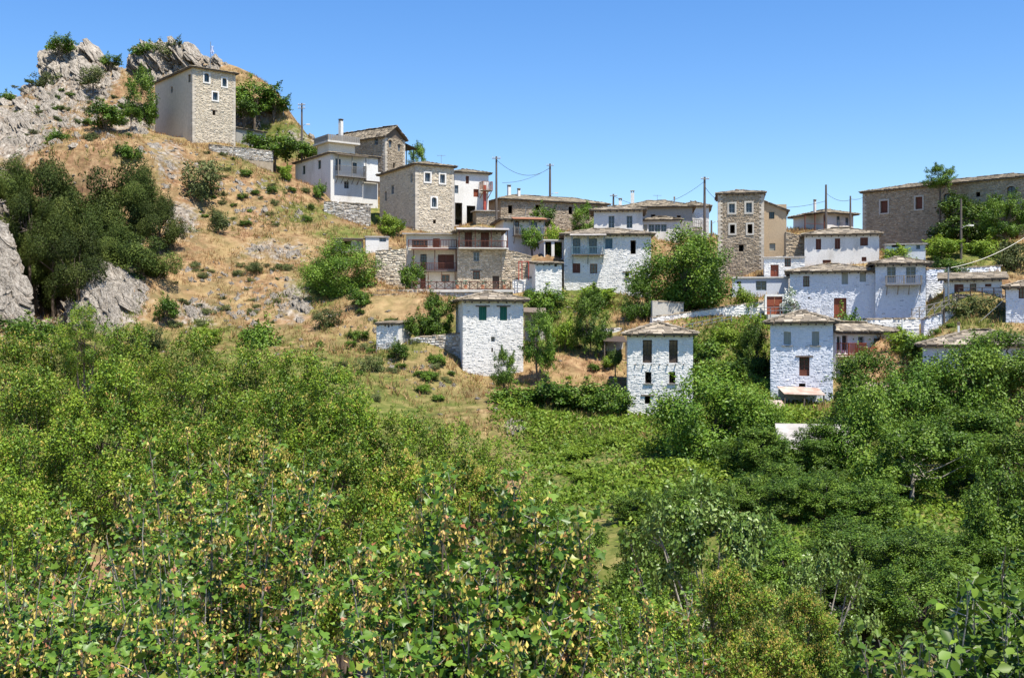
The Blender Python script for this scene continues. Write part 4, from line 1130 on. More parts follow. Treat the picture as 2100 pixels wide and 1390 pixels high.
def simple_rail(label, A, B, n, hgt, mat, cross=False, name='handrail'):
    a = P(*A); b = P(*B); r = obj(name, None); r.location = a; tag(r, label, 'railing')
    d = Vector(b - a)
    for i in range(n + 1):
        p = d * (i / n); MB().box(p.x - .04, p.x + .04, p.y - .04, p.y + .04, p.z - .3, p.z + hgt).build('post', M[mat], r)
    for z in (hgt - .03, hgt * .5): MB().beam((0, -.06, z), (d.x, d.y - .06, d.z + z), .06).build('rail', M[mat], r)
    if cross:
        for i in range(n):
            p, q = d * (i / n), d * ((i + 1) / n)
            MB().beam(p + Vector((0, -.1, .1)), q + Vector((0, -.1, hgt - .1)), .05).build('cross_bar', M[mat], r)
    return r


simple_rail('grey wooden rail climbing the ramp beside the blue-white house', (1870, 652, 108), (1962, 630, 109.2), 6, .9, 'greywood', True)
simple_rail('thin metal rail on the path below the red double door', (1540, 646, 110), (1640, 642, 110.4), 5, .7, 'metal')
simple_rail('dark board rail of the platform below the small porch house', (1966, 606, 110.4), (2062, 606, 111), 4, .8, 'darkwood')
simple_rail('sloping thin rail on the path below the garden wall', (1400, 682, 107.5), (1500, 660, 109), 5, .7, 'metal')
simple_rail('leaning plank rail in front of the tiny white outhouse', (772, 716, 106), (836, 702, 106.4), 3, .35, 'greywood')

# lean-to sheet roofs under the tall blue-white house
def lean_to(label, A, w, d, hgt, mat, name='lean_to'):
    r = obj(name, None); r.location = P(*A); tag(r, label, 'shed')
    MB().add([(0, 0, hgt), (w, 0, hgt - .1), (w, d, hgt + .45), (0, d, hgt + .5), (0, 0, hgt + .05), (w, 0, hgt - .05), (w, d, hgt + .5), (0, d, hgt + .55)], [[0, 3, 2, 1], [4, 5, 6, 7], [0, 1, 5, 4], [1, 2, 6, 5], [2, 3, 7, 6], [3, 0, 4, 7]]).build('roof', M[mat], r)
    for x in (.1, w / 2, w - .1):
        MB().box(x - .05, x + .05, .1, .2, -1.5, hgt - .08).build('post', M['wood'], r)
    MB().box(.1, w - .1, d - .2, d - .05, -1.5, hgt + .3).build('back_wall', M['greyplaster'], r)


lean_to('lean-to with white and pink sheet roof under the tall blue-white house', (1608, 812, 92), 3.4, 2.5, .15, 'rustsheet')
lean_to('small rusty lean-to below the corner of the tall blue-white house', (1572, 838, 90), 1.6, 1.6, .1, 'rustsheet')
lean_to('white sheet roof among the walnut trees', (1750, 806, 86), 5.0, 3, .2, 'rustsheet')
lean_to('open wooden shelter with flat roof between the two front white houses', (1238, 722, 105), 2.2, 3, 1.0, 'darkwood')
lean_to('long plank-roofed shelter at the right side of the green-shuttered house', (1074, 668, 108), 2.2, 3, 1.3, 'wood')
lean_to('pale metal roof under the walnut canopy', (1840, 907, 70), 1.8, 2, .2, 'sheet')


# ------------------------------------------------------------------ poles and cables
def pole(label, px, pyt, pyb, Y, wpx=5, arms=1, lamp=None, group=None, name='utility_pole', mat='pole'):
    b = P(px, pyb, Y); r = obj(name, None); r.location = b; tag(r, label, 'pole', group)
    hgt = (pyb - pyt) / FPX * Y; rad = wpx / FPX * Y / 2
    MB().tube([(0, 0, -2.5), (0, 0, hgt * .5), (0, 0, hgt)], [rad * 1.1, rad, rad * .8], 8).build('post', M[mat], r)
    for i in range(arms):
        z = hgt - .35 - i * .5
        ar = MB().box(-.55, .55, -rad - .12, -rad - .02, z, z + .1).build('crossarm', M['metal'], r)
        for x in (-.48, -.2, .2, .48): MB().box(x - .03, x + .03, -rad - .1, -rad - .04, z + .1, z + .28).build('insulator', M['plaster'], ar)
    if lamp:
        z = hgt * lamp
        MB().tube([(0, -rad, z), (.5, -rad - .1, z + .3), (.8, -rad - .1, z + .3)], .03, 5).build('lamp_arm', M['metal'], r)
        MB().box(.75, 1.25, -rad - .25, -rad + .02, z + .24, z + .4).build('lamp', M['plaster'], r)
    return r


pole('slim wooden pole with street lamp on the slope right of the summit tower', 619, 212, 300, 168, 4, 2, .45)
pole('wooden utility pole behind the red flue', 1018, 321, 450, 149, 4.5, 1)
pole('utility pole standing above the long stone roof', 1128, 336, 402, 172, 4.5, 1, .02)
pole('tall utility pole above the big round tree', 1445, 363, 490, 148, 5.5, 1)
pole('tall wooden pole in front of the ridge villa', 1694, 379, 472, 146, 5, 0)
pole('thin pole between the ridge villa and the large stone building', 1744, 402, 470, 150, 4, 0)
pole('wooden pole rising through the tree before the large stone building', 1971, 408, 560, 124, 5, 0, .6)
pole('short pole with crossarm behind the glazed porch house', 1258, 398, 440, 166, 4, 1)
pole('lamp pole in the gap left of the grey stone tower', 1459, 452, 500, 152, 4, 0, .85)
pole('grey metal post beside the small porch house', 1945, 548, 668, 110, 4, 0, mat='metal', name='metal_post')
pole('brown post on the ramp beside the bush', 1936, 590, 664, 109, 4, 0, name='metal_post')
pole('white pipe post on the low white wall', 1851, 654, 690, 104, 5, 0, mat='plaster', name='pipe_post')
pole('thin aerial mast on the skyline right of the summit', 581, 204, 245, 181, 1.6, 0, mat='metal', name='mast')
# flag on the summit
fg = obj('flagpole', None); fg.location = P(432, 118, 188); tag(fg, 'thin flagpole with blue and white flag on the summit', 'flag')
MB().tube([(0, 0, -3), (0, 0, 2.6)], .05, 6).build('staff', M['metal'], fg)
V_ = []; n_ = 7
for i_ in range(n_):
    for j_ in range(3): V_.append((.06 + j_ * .22 + .05 * math.sin(i_ * 1.3 + j_), .1 * math.sin(i_ * .9 + j_ * 2), 1.9 - i_ * .22))
MB().add(V_, [[i_ * 3 + j_, i_ * 3 + j_ + 1, i_ * 3 + j_ + 4, i_ * 3 + j_ + 3] for i_ in range(n_ - 1) for j_ in range(2)]).build('flag', M['flagblue'], fg)


def cable(label, A, B, sag, rad=.03, mat='cable'):
    a = Vector(P(*A)); b = Vector(P(*B)); n = 16
    pts = [a.lerp(b, i / n) - Vector((0, 0, sag * 4 * (i / n) * (1 - i / n))) for i in range(n + 1)]
    tag(MB().tube(pts, rad, 4).build('power_cable', M[mat]), label, 'cable')


cable('sagging cable between the pole behind the red flue and the pole above the long roof', (1018, 328, 149), (1128, 344, 172), 1.6)
cable('cable from the pole above the long roof down to the chimneys', (1128, 344, 172), (1030, 375, 160), .6, .025)
cable('cable from the short crossarm pole to the tall pole above the round tree', (1258, 402, 166), (1445, 372, 148), 2.2, .025)
cable('cable from the tall pole to the grey stone tower', (1447, 385, 148), (1474, 412, 135.2), .2, .035)
cable('cable crossing the sky from the grey stone tower to the ridge villa pole', (1566, 424, 136), (1694, 412, 146), .4, .025)
cable('cable from the ridge villa pole to the thin pole', (1694, 396, 146), (1744, 410, 150), .5, .025)
cable('cable from the thin pole to the large stone building', (1744, 408, 150), (1772, 404, 151.8), .2, .025)
cable('thick pale cable slanting up to the right edge', (1950, 549, 110), (2112, 480, 116), .5, .03, 'palecable')
cable('guy wire leaning beside the small porch house', (2064, 610, 104.5), (1990, 676, 106), 0.05, .03, 'palecable')

# pots, aerials and other yard things
def pot(label, px, py, Y, s=.28):
    r = obj('flower_pot', None); r.location = P(px, py, Y); tag(r, label, 'pot')
    MB().tube([(0, 0, 0), (0, 0, s * .9), (0, 0, s), (0, 0, s * 1.12)], [s * .36, s * .5, s * .56, s * .56], 10).build('pot', M['pot'], r)
    mb = MB(); rr = random.Random(int(px))
    for i in range(26):
        a = rr.uniform(0, 6.28); d = rr.uniform(.1, .8) * s; z = s * (1.1 + rr.uniform(.1, 1.2)); c = Vector((d * math.cos(a), d * math.sin(a), z)); v = Vector((rr.uniform(-1, 1), rr.uniform(-1, 1), rr.uniform(.2, 1))).normalized() * s * .5
        n = v.cross(Vector((0, 0, 1))).normalized() * s * .18
        mb.add([c, c + v * .5 + n, c + v, c + v * .5 - n], [[0, 1, 2, 3]])
    mb.build('leaves', M['green'], r)


for i_, (px_, lb_) in enumerate(((880, 'flower pot on the terrace left of the ground-floor window'), (938, 'flower pot at the joint of the cream and tan houses'), (955, 'flower pot below the tan house window'), (990, 'flower pot on the terrace near the dark door'), (1034, 'flower pot at the right end of the terrace'))): pot(lb_, px_, 593, 124.2 + (i_ % 2) * .6, .4)


def aerial(label, px, pyt, pyb, Y):
    r = obj('television_aerial', None); r.location = P(px, pyb, Y); tag(r, label, 'aerial')
    hg_ = (pyb - pyt) / FPX * Y
    MB().tube([(0, 0, -.8), (0, 0, hg_)], .025, 5).build('mast', M['metal'], r)
    bm_ = MB().beam((-.6, 0, hg_ - .1), (.6, 0, hg_ - .1), .03).build('boom', M['metal'], r)
    for i in range(6): MB().beam((-.5 + i * .2, -.35 + i * .03, hg_ - .07), (-.5 + i * .2, .35 - i * .03, hg_ - .07), .02).build('element', M['metal'], bm_)


aerial('television aerial on the broad slab roof', 1348, 400, 420, 161)
aerial('television aerial on the red-shuttered house roof', 1720, 452, 476, 133)
aerial('television aerial behind the flower balcony house', 1078, 425, 448, 143)
aerial('television aerial on the pale stone house roof', 905, 318, 338, 155)
rf_o = obj('garden_gate', None); rf_o.location = P(1064, 574, 125.2); tag(rf_o, 'rust-red metal gate frame on the tan stair', 'gate')
for x_ in (0, .35, 1.1): MB().box(x_ - .05, x_ + .05, -.05, .05, 0, 2.0).build('upright', M['redpipe'], rf_o)
MB().box(-.05, 1.15, -.05, .05, 2.0, 2.1).build('crossbar', M['redpipe'], rf_o)
# ------------------------------------------------------------------ rocks
def rock_proto(seed, plates=5):
    plates += 4
    r = np.random.RandomState(seed); mb = MB()
    y = -.45
    for p in range(plates):
        th = r.uniform(.05, .16); k = 11; cz = r.uniform(-.3, .3); cx = r.uniform(-.16, .16)
        hl = r.uniform(.5, 1.0); hw = r.uniform(.26, .58)
        ring = []
        for i in range(k):
            a = 2 * math.pi * (i + r.uniform(-.3, .3)) / k
            rr = r.uniform(.72, 1.12)
            ring.append((cx + hw * rr * math.cos(a), cz + hl * rr * math.sin(a)))
        V = []; F_ = []
        for li, (yy, sc) in enumerate(((y, .86), (y + th * .3, 1.0), (y + th * .75, .98), (y + th, .8))):
            for (x, z) in ring:
                V.append((x * sc + r.uniform(-.03, .03), yy + r.uniform(-.035, .035), z * sc + r.uniform(-.04, .04)))
        for li in range(3):
            for i in range(k): F_.append([li * k + i, li * k + (i + 1) % k, (li + 1) * k + (i + 1) % k, (li + 1) * k + i])
        F_.append([i for i in range(k)][::-1]); F_.append([3 * k + i for i in range(k)])
        mb.add(V, F_); y += th * r.uniform(.75, 1.05)
    return mb.mesh('rock_slab', M['rock'])


ROCKS = [rock_proto(i, 4 + i % 3) for i in range(8)]
rk_ = random.Random(5)


def place_rock(parent, p, size, tilt=1.0, name='rock_slab'):
    nrm = Vector((.72 + rk_.uniform(-.2, .2), -.42 + rk_.uniform(-.3, .2), .5 + rk_.uniform(-.2, .25))).normalized()
    ax = Vector((-.62 + rk_.uniform(-.15, .15), rk_.uniform(-.1, .35), .75 + rk_.uniform(-.15, .15)))
    ax = (ax - nrm * ax.dot(nrm)).normalized(); x = nrm.cross(ax)
    mw = Matrix.Translation(p) @ Matrix((x, nrm, ax)).transposed().to_4x4() @ Matrix.Diagonal((size * rk_.uniform(.9, 1.6), size * rk_.uniform(.6, 1.1), size * rk_.uniform(.7, 1.2), 1))
    return obj(name, rk_.choice(ROCKS), parent, mw=mw)


def crag(label, blobs, name='rock_outcrop', proud=0):
    """blobs: (px, py, rx, ry, n, size0, size1)"""
    root = obj(name, None); c = hit(blobs[0][0], blobs[0][1]); root.location = c
    tag(root, label, 'rock')
    inv = Matrix.Translation(-Vector(c))
    for (px, py, rx, ry, n, s0, s1) in blobs:
        n = int(n * 1.7); s0 *= .6; s1 *= .8
        for i in range(n):
            a = rk_.uniform(0, 2 * math.pi); q = math.sqrt(rk_.random())
            p = hit(px + rx * q * math.cos(a), py + ry * q * math.sin(a))
            s = rk_.uniform(s0, s1)
            place_rock(root, Vector(p) - Vector(c) + Vector((0, s * (.15 - proud), -s * .22)), s)
    return root


crag('jagged grey limestone crag at the top left summit', [(150, 124, 52, 30, 30, 2.4, 4.8), (190, 150, 60, 30, 16, 1.5, 3), (110, 150, 25, 25, 8, 1.5, 2.6)])
crag('grey limestone crag beside the summit tower', [(325, 125, 50, 22, 26, 2.6, 5.0), (370, 118, 35, 16, 14, 2.2, 4.0), (430, 132, 40, 14, 10, 1.2, 2.4), (345, 160, 50, 25, 20, 1.6, 3.2)])
crag('broken rock ledges below the left summit', [(70, 215, 60, 35, 18, 1.2, 2.6), (200, 205, 80, 28, 18, 1.0, 2.4), (290, 240, 45, 35, 14, 1.0, 2.2), (130, 240, 70, 30, 16, 1.0, 2.2), (160, 280, 70, 22, 10, .8, 1.8)])
crag('slanting grey slabs at the upper left edge', [(20, 265, 45, 40, 14, 1.6, 3.2), (90, 285, 45, 25, 8, 1.2, 2.4), (60, 240, 30, 20, 5, 1.2, 2)])
crag('pale layered cliff at the left edge beside the dark gorge', [(14, 430, 34, 50, 50, .8, 2.0), (30, 530, 45, 60, 80, .8, 2.0), (28, 610, 50, 45, 50, .7, 1.8)], proud=.4)
crag('pale rock pillar on the right of the dark gorge', [(225, 590, 42, 45, 50, .9, 2.2), (195, 640, 45, 35, 34, .8, 2.0), (270, 600, 25, 40, 18, .8, 1.8)], proud=.35)
crag('white rock block at the foot of the dry knoll', [(395, 640, 22, 20, 7, .9, 1.7), (460, 645, 25, 18, 5, .5, 1)])
crag('fluted pale rock low on the right of the dry knoll', [(615, 640, 18, 24, 7, .9, 1.8), (590, 590, 14, 18, 4, .7, 1.3)])
crag('row of pale rocks along the top of the dry knoll', [(575, 520, 60, 12, 12, .6, 1.3), (520, 515, 30, 10, 5, .5, 1)])
crag('scattered rocks on the dry knoll', [(480, 590, 70, 40, 16, .35, .9)])
crag('pale rocks among the bushes right of the dark trees', [(375, 460, 35, 35, 12, .6, 1.3), (345, 350, 20, 40, 8, .6, 1.3)])
crag('rocks showing through the grass in the middle of the dry slope', [(540, 400, 70, 35, 16, .4, 1.1), (500, 450, 50, 25, 10, .5, 1.1)])
crag('rock slab above the dark evergreen trees', [(305, 310, 25, 10, 6, .9, 1.7)])
crag('grey rocks on the skyline slope right of the summit tower', [(520, 235, 40, 25, 12, .8, 1.8), (600, 285, 45, 18, 10, .6, 1.3)])
crag('pale ledges across the upper dry slope', [(470, 380, 80, 25, 14, .4, 1.2), (590, 440, 60, 20, 12, .4, 1.1), (430, 330, 60, 20, 8, .4, 1.0)])
crag('rock ribs on the face of the dry knoll', [(430, 560, 60, 20, 10, .4, 1.0), (560, 600, 60, 40, 18, .35, 1.0), (500, 650, 80, 25, 14, .4, 1.0)])
crag('stones on the bank below the tiny white outhouse', [(850, 745, 60, 25, 10, .25, .7), (720, 680, 60, 40, 10, .3, .7)])
crag('small pale rocks in the green bank left of the ivy slope', [(1055, 880, 16, 14, 7, .4, .8), (880, 800, 60, 25, 6, .25, .6)])
# ------------------------------------------------------------------ plants
LEAFT = {
    'quad': (np.array([[0, 0, 0], [.32, .5, .1], [0, 1, -.02], [-.32, .5, .1]]), np.array([[0, 1, 2], [0, 2, 3]])),
    'oval': (np.array([[0, 0, 0], [.3, .28, .07], [.34, .62, .09], [0, 1, -.06], [-.34, .62, .09], [-.3, .28, .07], [0, .5, 0]]), np.array([[0, 1, 6], [1, 2, 6], [2, 3, 6], [3, 4, 6], [4, 5, 6], [5, 0, 6]])),
    'maple': (np.array([[0, 0, 0], [.3, .02, .06], [.56, .42, .1], [.4, .55, .07], [.2, .55, .05], [.17, .85, 0], [0, 1.0, -.04], [-.17, .85, 0], [-.2, .55, .05], [-.4, .55, .07], [-.56, .42, .1], [-.3, .02, .06]]),
              np.array([[0, 1, 4], [1, 2, 3], [1, 3, 4], [0, 4, 5], [0, 5, 6], [0, 6, 7], [0, 7, 8], [0, 8, 11], [8, 9, 11], [9, 10, 11]])),
    'wing': (np.array([[0, 0, 0], [.27, .62, .05], [.04, 1, 0], [-.24, .66, .04]]), np.array([[0, 1, 2], [0, 2, 3]])),
    'maplelite': (np.array([[0, 0, 0], [.52, .34, .1], [.22, .56, .04], [0, 1.0, -.04], [-.22, .56, .04], [-.52, .34, .1]]), np.array([[0, 1, 2], [0, 2, 3], [0, 3, 4], [0, 4, 5]])),
    'ovallite': (np.array([[0, 0, 0], [.33, .38, .08], [.2, .8, .06], [0, 1, -.06], [-.2, .8, .06], [-.33, .38, .08]]), np.array([[0, 1, 2], [0, 2, 3], [0, 3, 4], [0, 4, 5]])),
    'blade': (np.array([[-.06, 0, 0], [.06, 0, 0], [.03, .6, .04], [0, 1, .16]]), np.array([[0, 1, 2], [0, 2, 3]])),
}


def nrmz(a): return a / (np.linalg.norm(a, axis=-1, keepdims=True) + 1e-9)


def leaf_mesh(name, pos, dirv, nrm, size, tone, kind, mat, ret=False):
    """one mesh holding all leaves; pos/dir/normal arrays"""
    T, Fc = LEAFT[kind]
    d = nrmz(dirv); n = nrm - d * (nrm * d).sum(-1, keepdims=True); n = nrmz(n); x = np.cross(d, n)
    s = size[:, None, None] if hasattr(size, '__len__') else size
    V = pos[:, None] + s * (T[None, :, 0:1] * x[:, None] + T[None, :, 1:2] * d[:, None] + T[None, :, 2:3] * n[:, None])
    k = len(T)
    Fa = (np.arange(len(pos))[:, None, None] * k + Fc[None]).reshape(-1, 3)
    return mkmesh(name, V.reshape(-1, 3), Fa, mat, {'tone': np.repeat(tone, k)})


def rdir(r, n): return nrmz(r.normal(size=(n, 3)))


class Plant:
    """a crown of leaf clumps on a branching trunk, unit size about real metres"""
    def __init__(s, seed, W, Ht, nclump, cr, nleaf, leaf, kind, mat, trunk_h=.25, bark='bark', flat_=.8, seeds=0, seedsize=.05, stems=1, upright=0.5, shell=2.2, shape='round', sprigs=.14):
        r = np.random.RandomState(seed)
        zc = Ht * (trunk_h + (1 - trunk_h) / 2); rz = Ht * (1 - trunk_h) / 2; rx = W / 2
        c = rdir(r, nclump * 3); c = c[c[:, 2] > -.92][:nclump]
        rad = r.uniform(.35, 1, len(c)) ** .45
        lob = 1 + .26 * np.sin(3 * np.arctan2(c[:, 1], c[:, 0]) + r.uniform(0, 6)) + .16 * r.normal(size=len(c))
        wz = np.ones(len(c))
        C = c * rad[:, None] * np.array([rx, rx, rz]) * .82
        C[:, :2] *= lob[:, None]
        if shape == 'cone': C[:, :2] *= (1.15 - .75 * (C[:, 2:3] / rz + 1) / 2)
        C[:, 2] += zc
        crs = cr * r.uniform(.6, 1.35, len(c))
        w = crs ** 2; w /= w.sum()
        k = r.choice(len(c), nleaf, p=w)
        u = rdir(r, nleaf); q = r.uniform(0, 1, nleaf) ** (1 / shell)
        pos = C[k] + u * (q * crs[k])[:, None] * np.array([1, 1, flat_])
        sprig = r.uniform(size=nleaf) < sprigs                      # ragged shoots beyond the clumps
        sd_ = nrmz(rdir(r, len(c)) + nrmz(C - np.array([0, 0, zc])) * .9 + np.array([0, 0, .3]))
        pos[sprig] = C[k[sprig]] + sd_[k[sprig]] * (crs[k[sprig]] * r.uniform(.7, 1.5, sprig.sum()))[:, None] + r.normal(size=(sprig.sum(), 3)) * cr * .12
        out = nrmz(pos - np.array([0, 0, zc - rz * .2]))
        nrm = nrmz(out * .5 + u * .6 + np.array([0, 0, upright]) + r.normal(size=(nleaf, 3)) * .45)
        dv = nrmz(np.cross(nrm, rdir(r, nleaf)) + out * .4 + np.array([0, 0, -.25]))
        sz = leaf * r.uniform(.6, 1.3, nleaf)
        ct = r.uniform(-.28, .28, len(c))
        tone = np.clip(.5 + ct[k] + r.normal(size=nleaf) * .2, 0, 1)
        s.crown = leaf_mesh('crown', pos, dv, nrm, sz, tone, kind, LF[mat])
        s.seeds = None
        if seeds:
            kk = r.choice(len(c), seeds, p=w); u2 = rdir(r, seeds); u2[:, 2] = np.abs(u2[:, 2]) * .8 + .05
            sp = C[kk] + u2 * (crs[kk] * r.uniform(.75, 1.08, seeds))[:, None]
            n5 = 4
            sp = np.repeat(sp, n5, 0) + r.normal(size=(seeds * n5, 3)) * seedsize * .45
            dn = nrmz(np.array([0, 0, -1.0]) + r.normal(size=(seeds * n5, 3)) * .35)
            s.seeds = leaf_mesh('seed_cluster', sp, dn, nrmz(rdir(r, seeds * n5) + np.array([0, -.4, .5])), seedsize * r.uniform(.7, 1.3, seeds * n5), np.clip(r.normal(.4, .25, seeds * n5), 0, 1), 'wing', LF['seed'])
        mb = MB(); tr = .028 * Ht ** .9 * (1 if stems == 1 else .6)
        tops = []
        for st in range(stems):
            off = r.normal(size=2) * (0 if stems == 1 else .12 * W)
            p0 = (off[0] * .3, off[1] * .3, -.6); p1 = (off[0] * .6, off[1] * .6, Ht * trunk_h * .7 + .1); p2 = (off[0] + r.normal() * .1, off[1] + r.normal() * .1, zc)
            mb.tube([p0, p1, p2], [tr * 1.25, tr, tr * .55], 7); tops.append((np.array(p1), np.array(p2)))
        order = np.argsort(-crs)[:min(len(c), 22)]
        for i in order:
            a, b = tops[i % stems]; st = a + (b - a) * r.uniform(.1, .95); e = C[i] * 1.0
            mid = (st + e) / 2 + np.array([0, 0, -.06 * Ht * r.uniform(-.3, 1)]) + r.normal(size=3) * .03 * Ht
            mb.tube([st, mid, e], [tr * .45, tr * .28, tr * .1], 5)
            for _ in range(2):
                e2 = e + rdir(r, 1)[0] * crs[i] * .8; mb.tube([mid * .3 + e * .7, e2], [tr * .14, tr * .05], 4)
        s.trunk = mb.mesh('trunk', M[bark]); s.W, s.Ht = W, Ht

    def put(s, name, label, x, y, z, sx, sz, rot, cat='tree', group=None, maxs=None):
        root = obj(name, None); root.location = (x, y, z); root.rotation_euler = (0, 0, rot)
        tag(root, label, cat, group)
        full = sz * s.Ht; sz = min(max(sz, sx * .62), sx * (maxs or (1.3 if s.seeds else 1.7))); dz = max(0, full - sz * s.Ht)
        mw = Matrix.Translation((0, 0, dz)) @ Matrix.Diagonal((sx, sx, sz, 1))
        obj('trunk', s.trunk, root, mw=mw)
        cr = obj('crown', s.crown, root, mw=mw)
        if dz > .25:
            rr = .03 * s.Ht * sx
            MB().tube([(0, 0, -.5), (.1 * sx, 0, dz * .5), (0, 0, dz + .5 * sz)], [rr * 1.3, rr * 1.1, rr], 7).build('stem', s.trunk.materials[0], root)
        if s.seeds: obj('seed_cluster', s.seeds, cr)['kind'] = 'stuff'
        return root


pr = random.Random(99)
PL = {
    'maple0': Plant(1, 6, 7.5, 110, .58, 20000, .135, 'quad', 'maple', .02, seeds=900, seedsize=.085, stems=3),
    'maple1': Plant(2, 6, 7.5, 110, .58, 20000, .135, 'quad', 'maple', .02, seeds=450, seedsize=.085, stems=3),
    'maple2': Plant(3, 5, 7.5, 95, .57, 17000, .135, 'quad', 'maple', .02, seeds=2200, seedsize=.085, stems=2),
    'broad0': Plant(11, 7, 8, 75, .82, 26000, .18, 'quad', 'broad', .05),
    'broad1': Plant(12, 7, 8, 65, .86, 26000, .18, 'quad', 'broad', .06),
    'broad2': Plant(13, 5, 5, 45, .68, 13000, .165, 'quad', 'broad', .02, stems=2),
    'fresh0': Plant(15, 7, 7, 85, .9, 34000, .16, 'quad', 'fresh', .0, sprigs=.05),
    'tall0': Plant(14, 7, 8, 75, .9, 28000, .17, 'quad', 'broad', .08, sprigs=.06),
    'walnut0': Plant(21, 7, 7, 52, .58, 11000, .165, 'ovallite', 'walnut', .1, bark='palebark', upright=.3),
    'walnut1': Plant(22, 7, 7, 70, .74, 20000, .19, 'quad', 'broad', .03, bark='palebark', upright=.3),
    'ever0': Plant(31, 6, 5, 26, .95, 24000, .135, 'quad', 'ever', .0, sprigs=.05, flat_=.75, shell=3.2),
    'ever1': Plant(32, 6, 5, 22, 1.0, 24000, .135, 'quad', 'ever', .0, sprigs=.05, flat_=.75, shell=3.2),
    'shrub0': Plant(41, 2.2, 1.6, 20, .4, 3000, .12, 'quad', 'shrub', .0, stems=3),
    'shrub1': Plant(42, 2.2, 1.6, 17, .42, 3000, .12, 'quad', 'shrub', .0, stems=3),
    'bush0': Plant(43, 2.4, 2, 24, .45, 3600, .15, 'quad', 'broad', .0, stems=3),
    'bush1': Plant(44, 2.4, 2, 20, .48, 3600, .15, 'quad', 'lime', .0, stems=3),
    'flower': Plant(45, 1.8, 2.8, 22, .36, 3000, .13, 'quad', 'flower', .05, stems=2),
}


def tree(kind, label, px, pytop, Y, wpx, pybase=None, name=None, cat='tree', group=None, rot=None, maxs=None):
    pl = PL[kind]
    x = (px - CX) / FPX * Y
    zg = H1(x, Y) - .15
    if pybase is not None: zg = min(zg, (CY - pybase) / FPX * Y)
    zt = (CY - pytop) / FPX * Y
    hgt = max(zt - zg, .5)
    W = wpx / FPX * Y
    nm = name or {'maple': 'maple_tree', 'broad': 'leafy_tree', 'walnu': 'walnut_tree', 'tall0': 'leafy_tree', 'fresh': 'leafy_tree', 'ever0': 'evergreen_tree', 'ever1': 'evergreen_tree', 'shrub': 'shrub', 'bush0': 'bush', 'bush1': 'bush', 'flowe': 'flowering_shrub'}[kind[:5]]
    return pl.put(nm, label, x, Y, zg, W / pl.W, hgt / pl.Ht, rot if rot is not None else pr.uniform(0, 6.28), cat, group, maxs)


# trees in the village
tree('fresh0', 'round bright green tree left of the cream balcony house', 693, 487, 122, 142, 628)
tree('fresh0', 'big round leafy tree left of the grey stone tower', 1405, 462, 116, 205, 660)
tree('bush1', 'bright bush on the bank right of the red wooden balcony', 1868, 676, 101, 95, 740, cat='bush')
tree('bush0', 'green bush below the white pipe post', 1900, 690, 98, 80, 750, cat='bush')
tree('broad2', 'leafy tree on the left flank of the big round tree', 1312, 572, 114, 75, 668)
tree('broad2', 'small fruit tree on the terrace between the two front white houses', 1213, 592, 106.5, 82, 728)
tree('broad2', 'bushy tree against the right side of the green-shuttered house', 1108, 636, 101.5, 78, 772)
tree('broad2', 'thin sapling in front of the green-shuttered house', 1035, 715, 99, 52, 776, cat='tree')
tree('broad2', 'small tree left of the green-shuttered house', 895, 603, 109, 80, 708)
tree('bush0', 'low green bush beside the small tree and the outhouse', 858, 640, 108, 55, 700, cat='bush')
tree('broad2', 'tree with dark trunk over the wall of the large stone building', 1975, 400, 139, 150, 512)
tree('broad1', 'leafy tree at the right end of the large stone building', 2060, 392, 133, 110, 505)
tree('broad2', 'tuft of foliage on a bare leaning branch against the sky', 1928, 338, 141, 66, 392, name='leaning_tree', maxs=.8)
tree('broad2', 'olive-green tree in front of the long stone house', 1198, 418, 160, 62, 472)
tree('bush0', 'small green tree before the window of the long stone house', 1112, 422, 158, 46, 464, cat='tree', name='small_tree')
tree('broad2', 'tree behind the canopy terrace of the upper stone house', 857, 294, 186, 46, 350)
tree('broad2', 'light green tree left of the summit tower', 291, 140, 168, 76, 218)
tree('flower', 'white flowering shrub beside the rust-red double door', 1622, 582, 113, 42, 644, cat='shrub')
tree('bush1', 'lime green bush on the garden wall left of the rust-red door', 1527, 588, 114.5, 44, 634, cat='bush')
tree('bush0', 'clipped green hedge in front of the long blue-white house', 1735, 638, 108, 70, 668, cat='hedge', name='hedge')
tree('shrub0', 'dark olive bush below the small porch house', 2012, 598, 108.5, 100, 668, cat='bush', name='bush')
tree('bush1', 'vine over the pale blue shed', 1850, 505, 126, 66, 540, cat='vine', name='vine')
tree('bush1', 'bright vine pergola left of the wooden pole', 1930, 498, 125.5, 90, 530, cat='vine', name='vine')
tree('bush1', 'bright green bush right of the wooden pole', 2015, 490, 126, 80, 540, cat='bush')
tree('shrub1', 'grey-green climbing bush at the right edge below the mansion', 2085, 490, 122, 80, 565, cat='bush', name='bush')
tree('bush0', 'garden bush on top of the blue-white terrace wall', 1950, 530, 121.5, 70, 556, cat='bush')
tree('bush0', 'vine hanging on the flower balcony', 1092, 464, 138.6, 40, 492, cat='vine', name='vine')
tree('bush1', 'vine on the pergola right of the flower balcony', 1142, 462, 136, 46, 494, cat='vine', name='vine')
tree('bush0', 'small vine tree at the left end of the crossed railing', 845, 538, 122, 52, 596, cat='tree', name='small_tree')
tree('bush1', 'green bush at the left foot of the pale stone house', 800, 438, 146, 50, 470, cat='bush')
tree('bush0', 'small green bush against the wall of the white balcony house', 655, 375, 157, 26, 405, cat='bush')
tree('bush1', 'small tree in the dry grass left of the white balcony house', 588, 338, 158, 28, 364, cat='tree', name='small_tree')
tree('bush0', 'dark ivy-covered bush at the left side of the narrow white house', 1262, 716, 97.0, 28, 835, cat='bush')
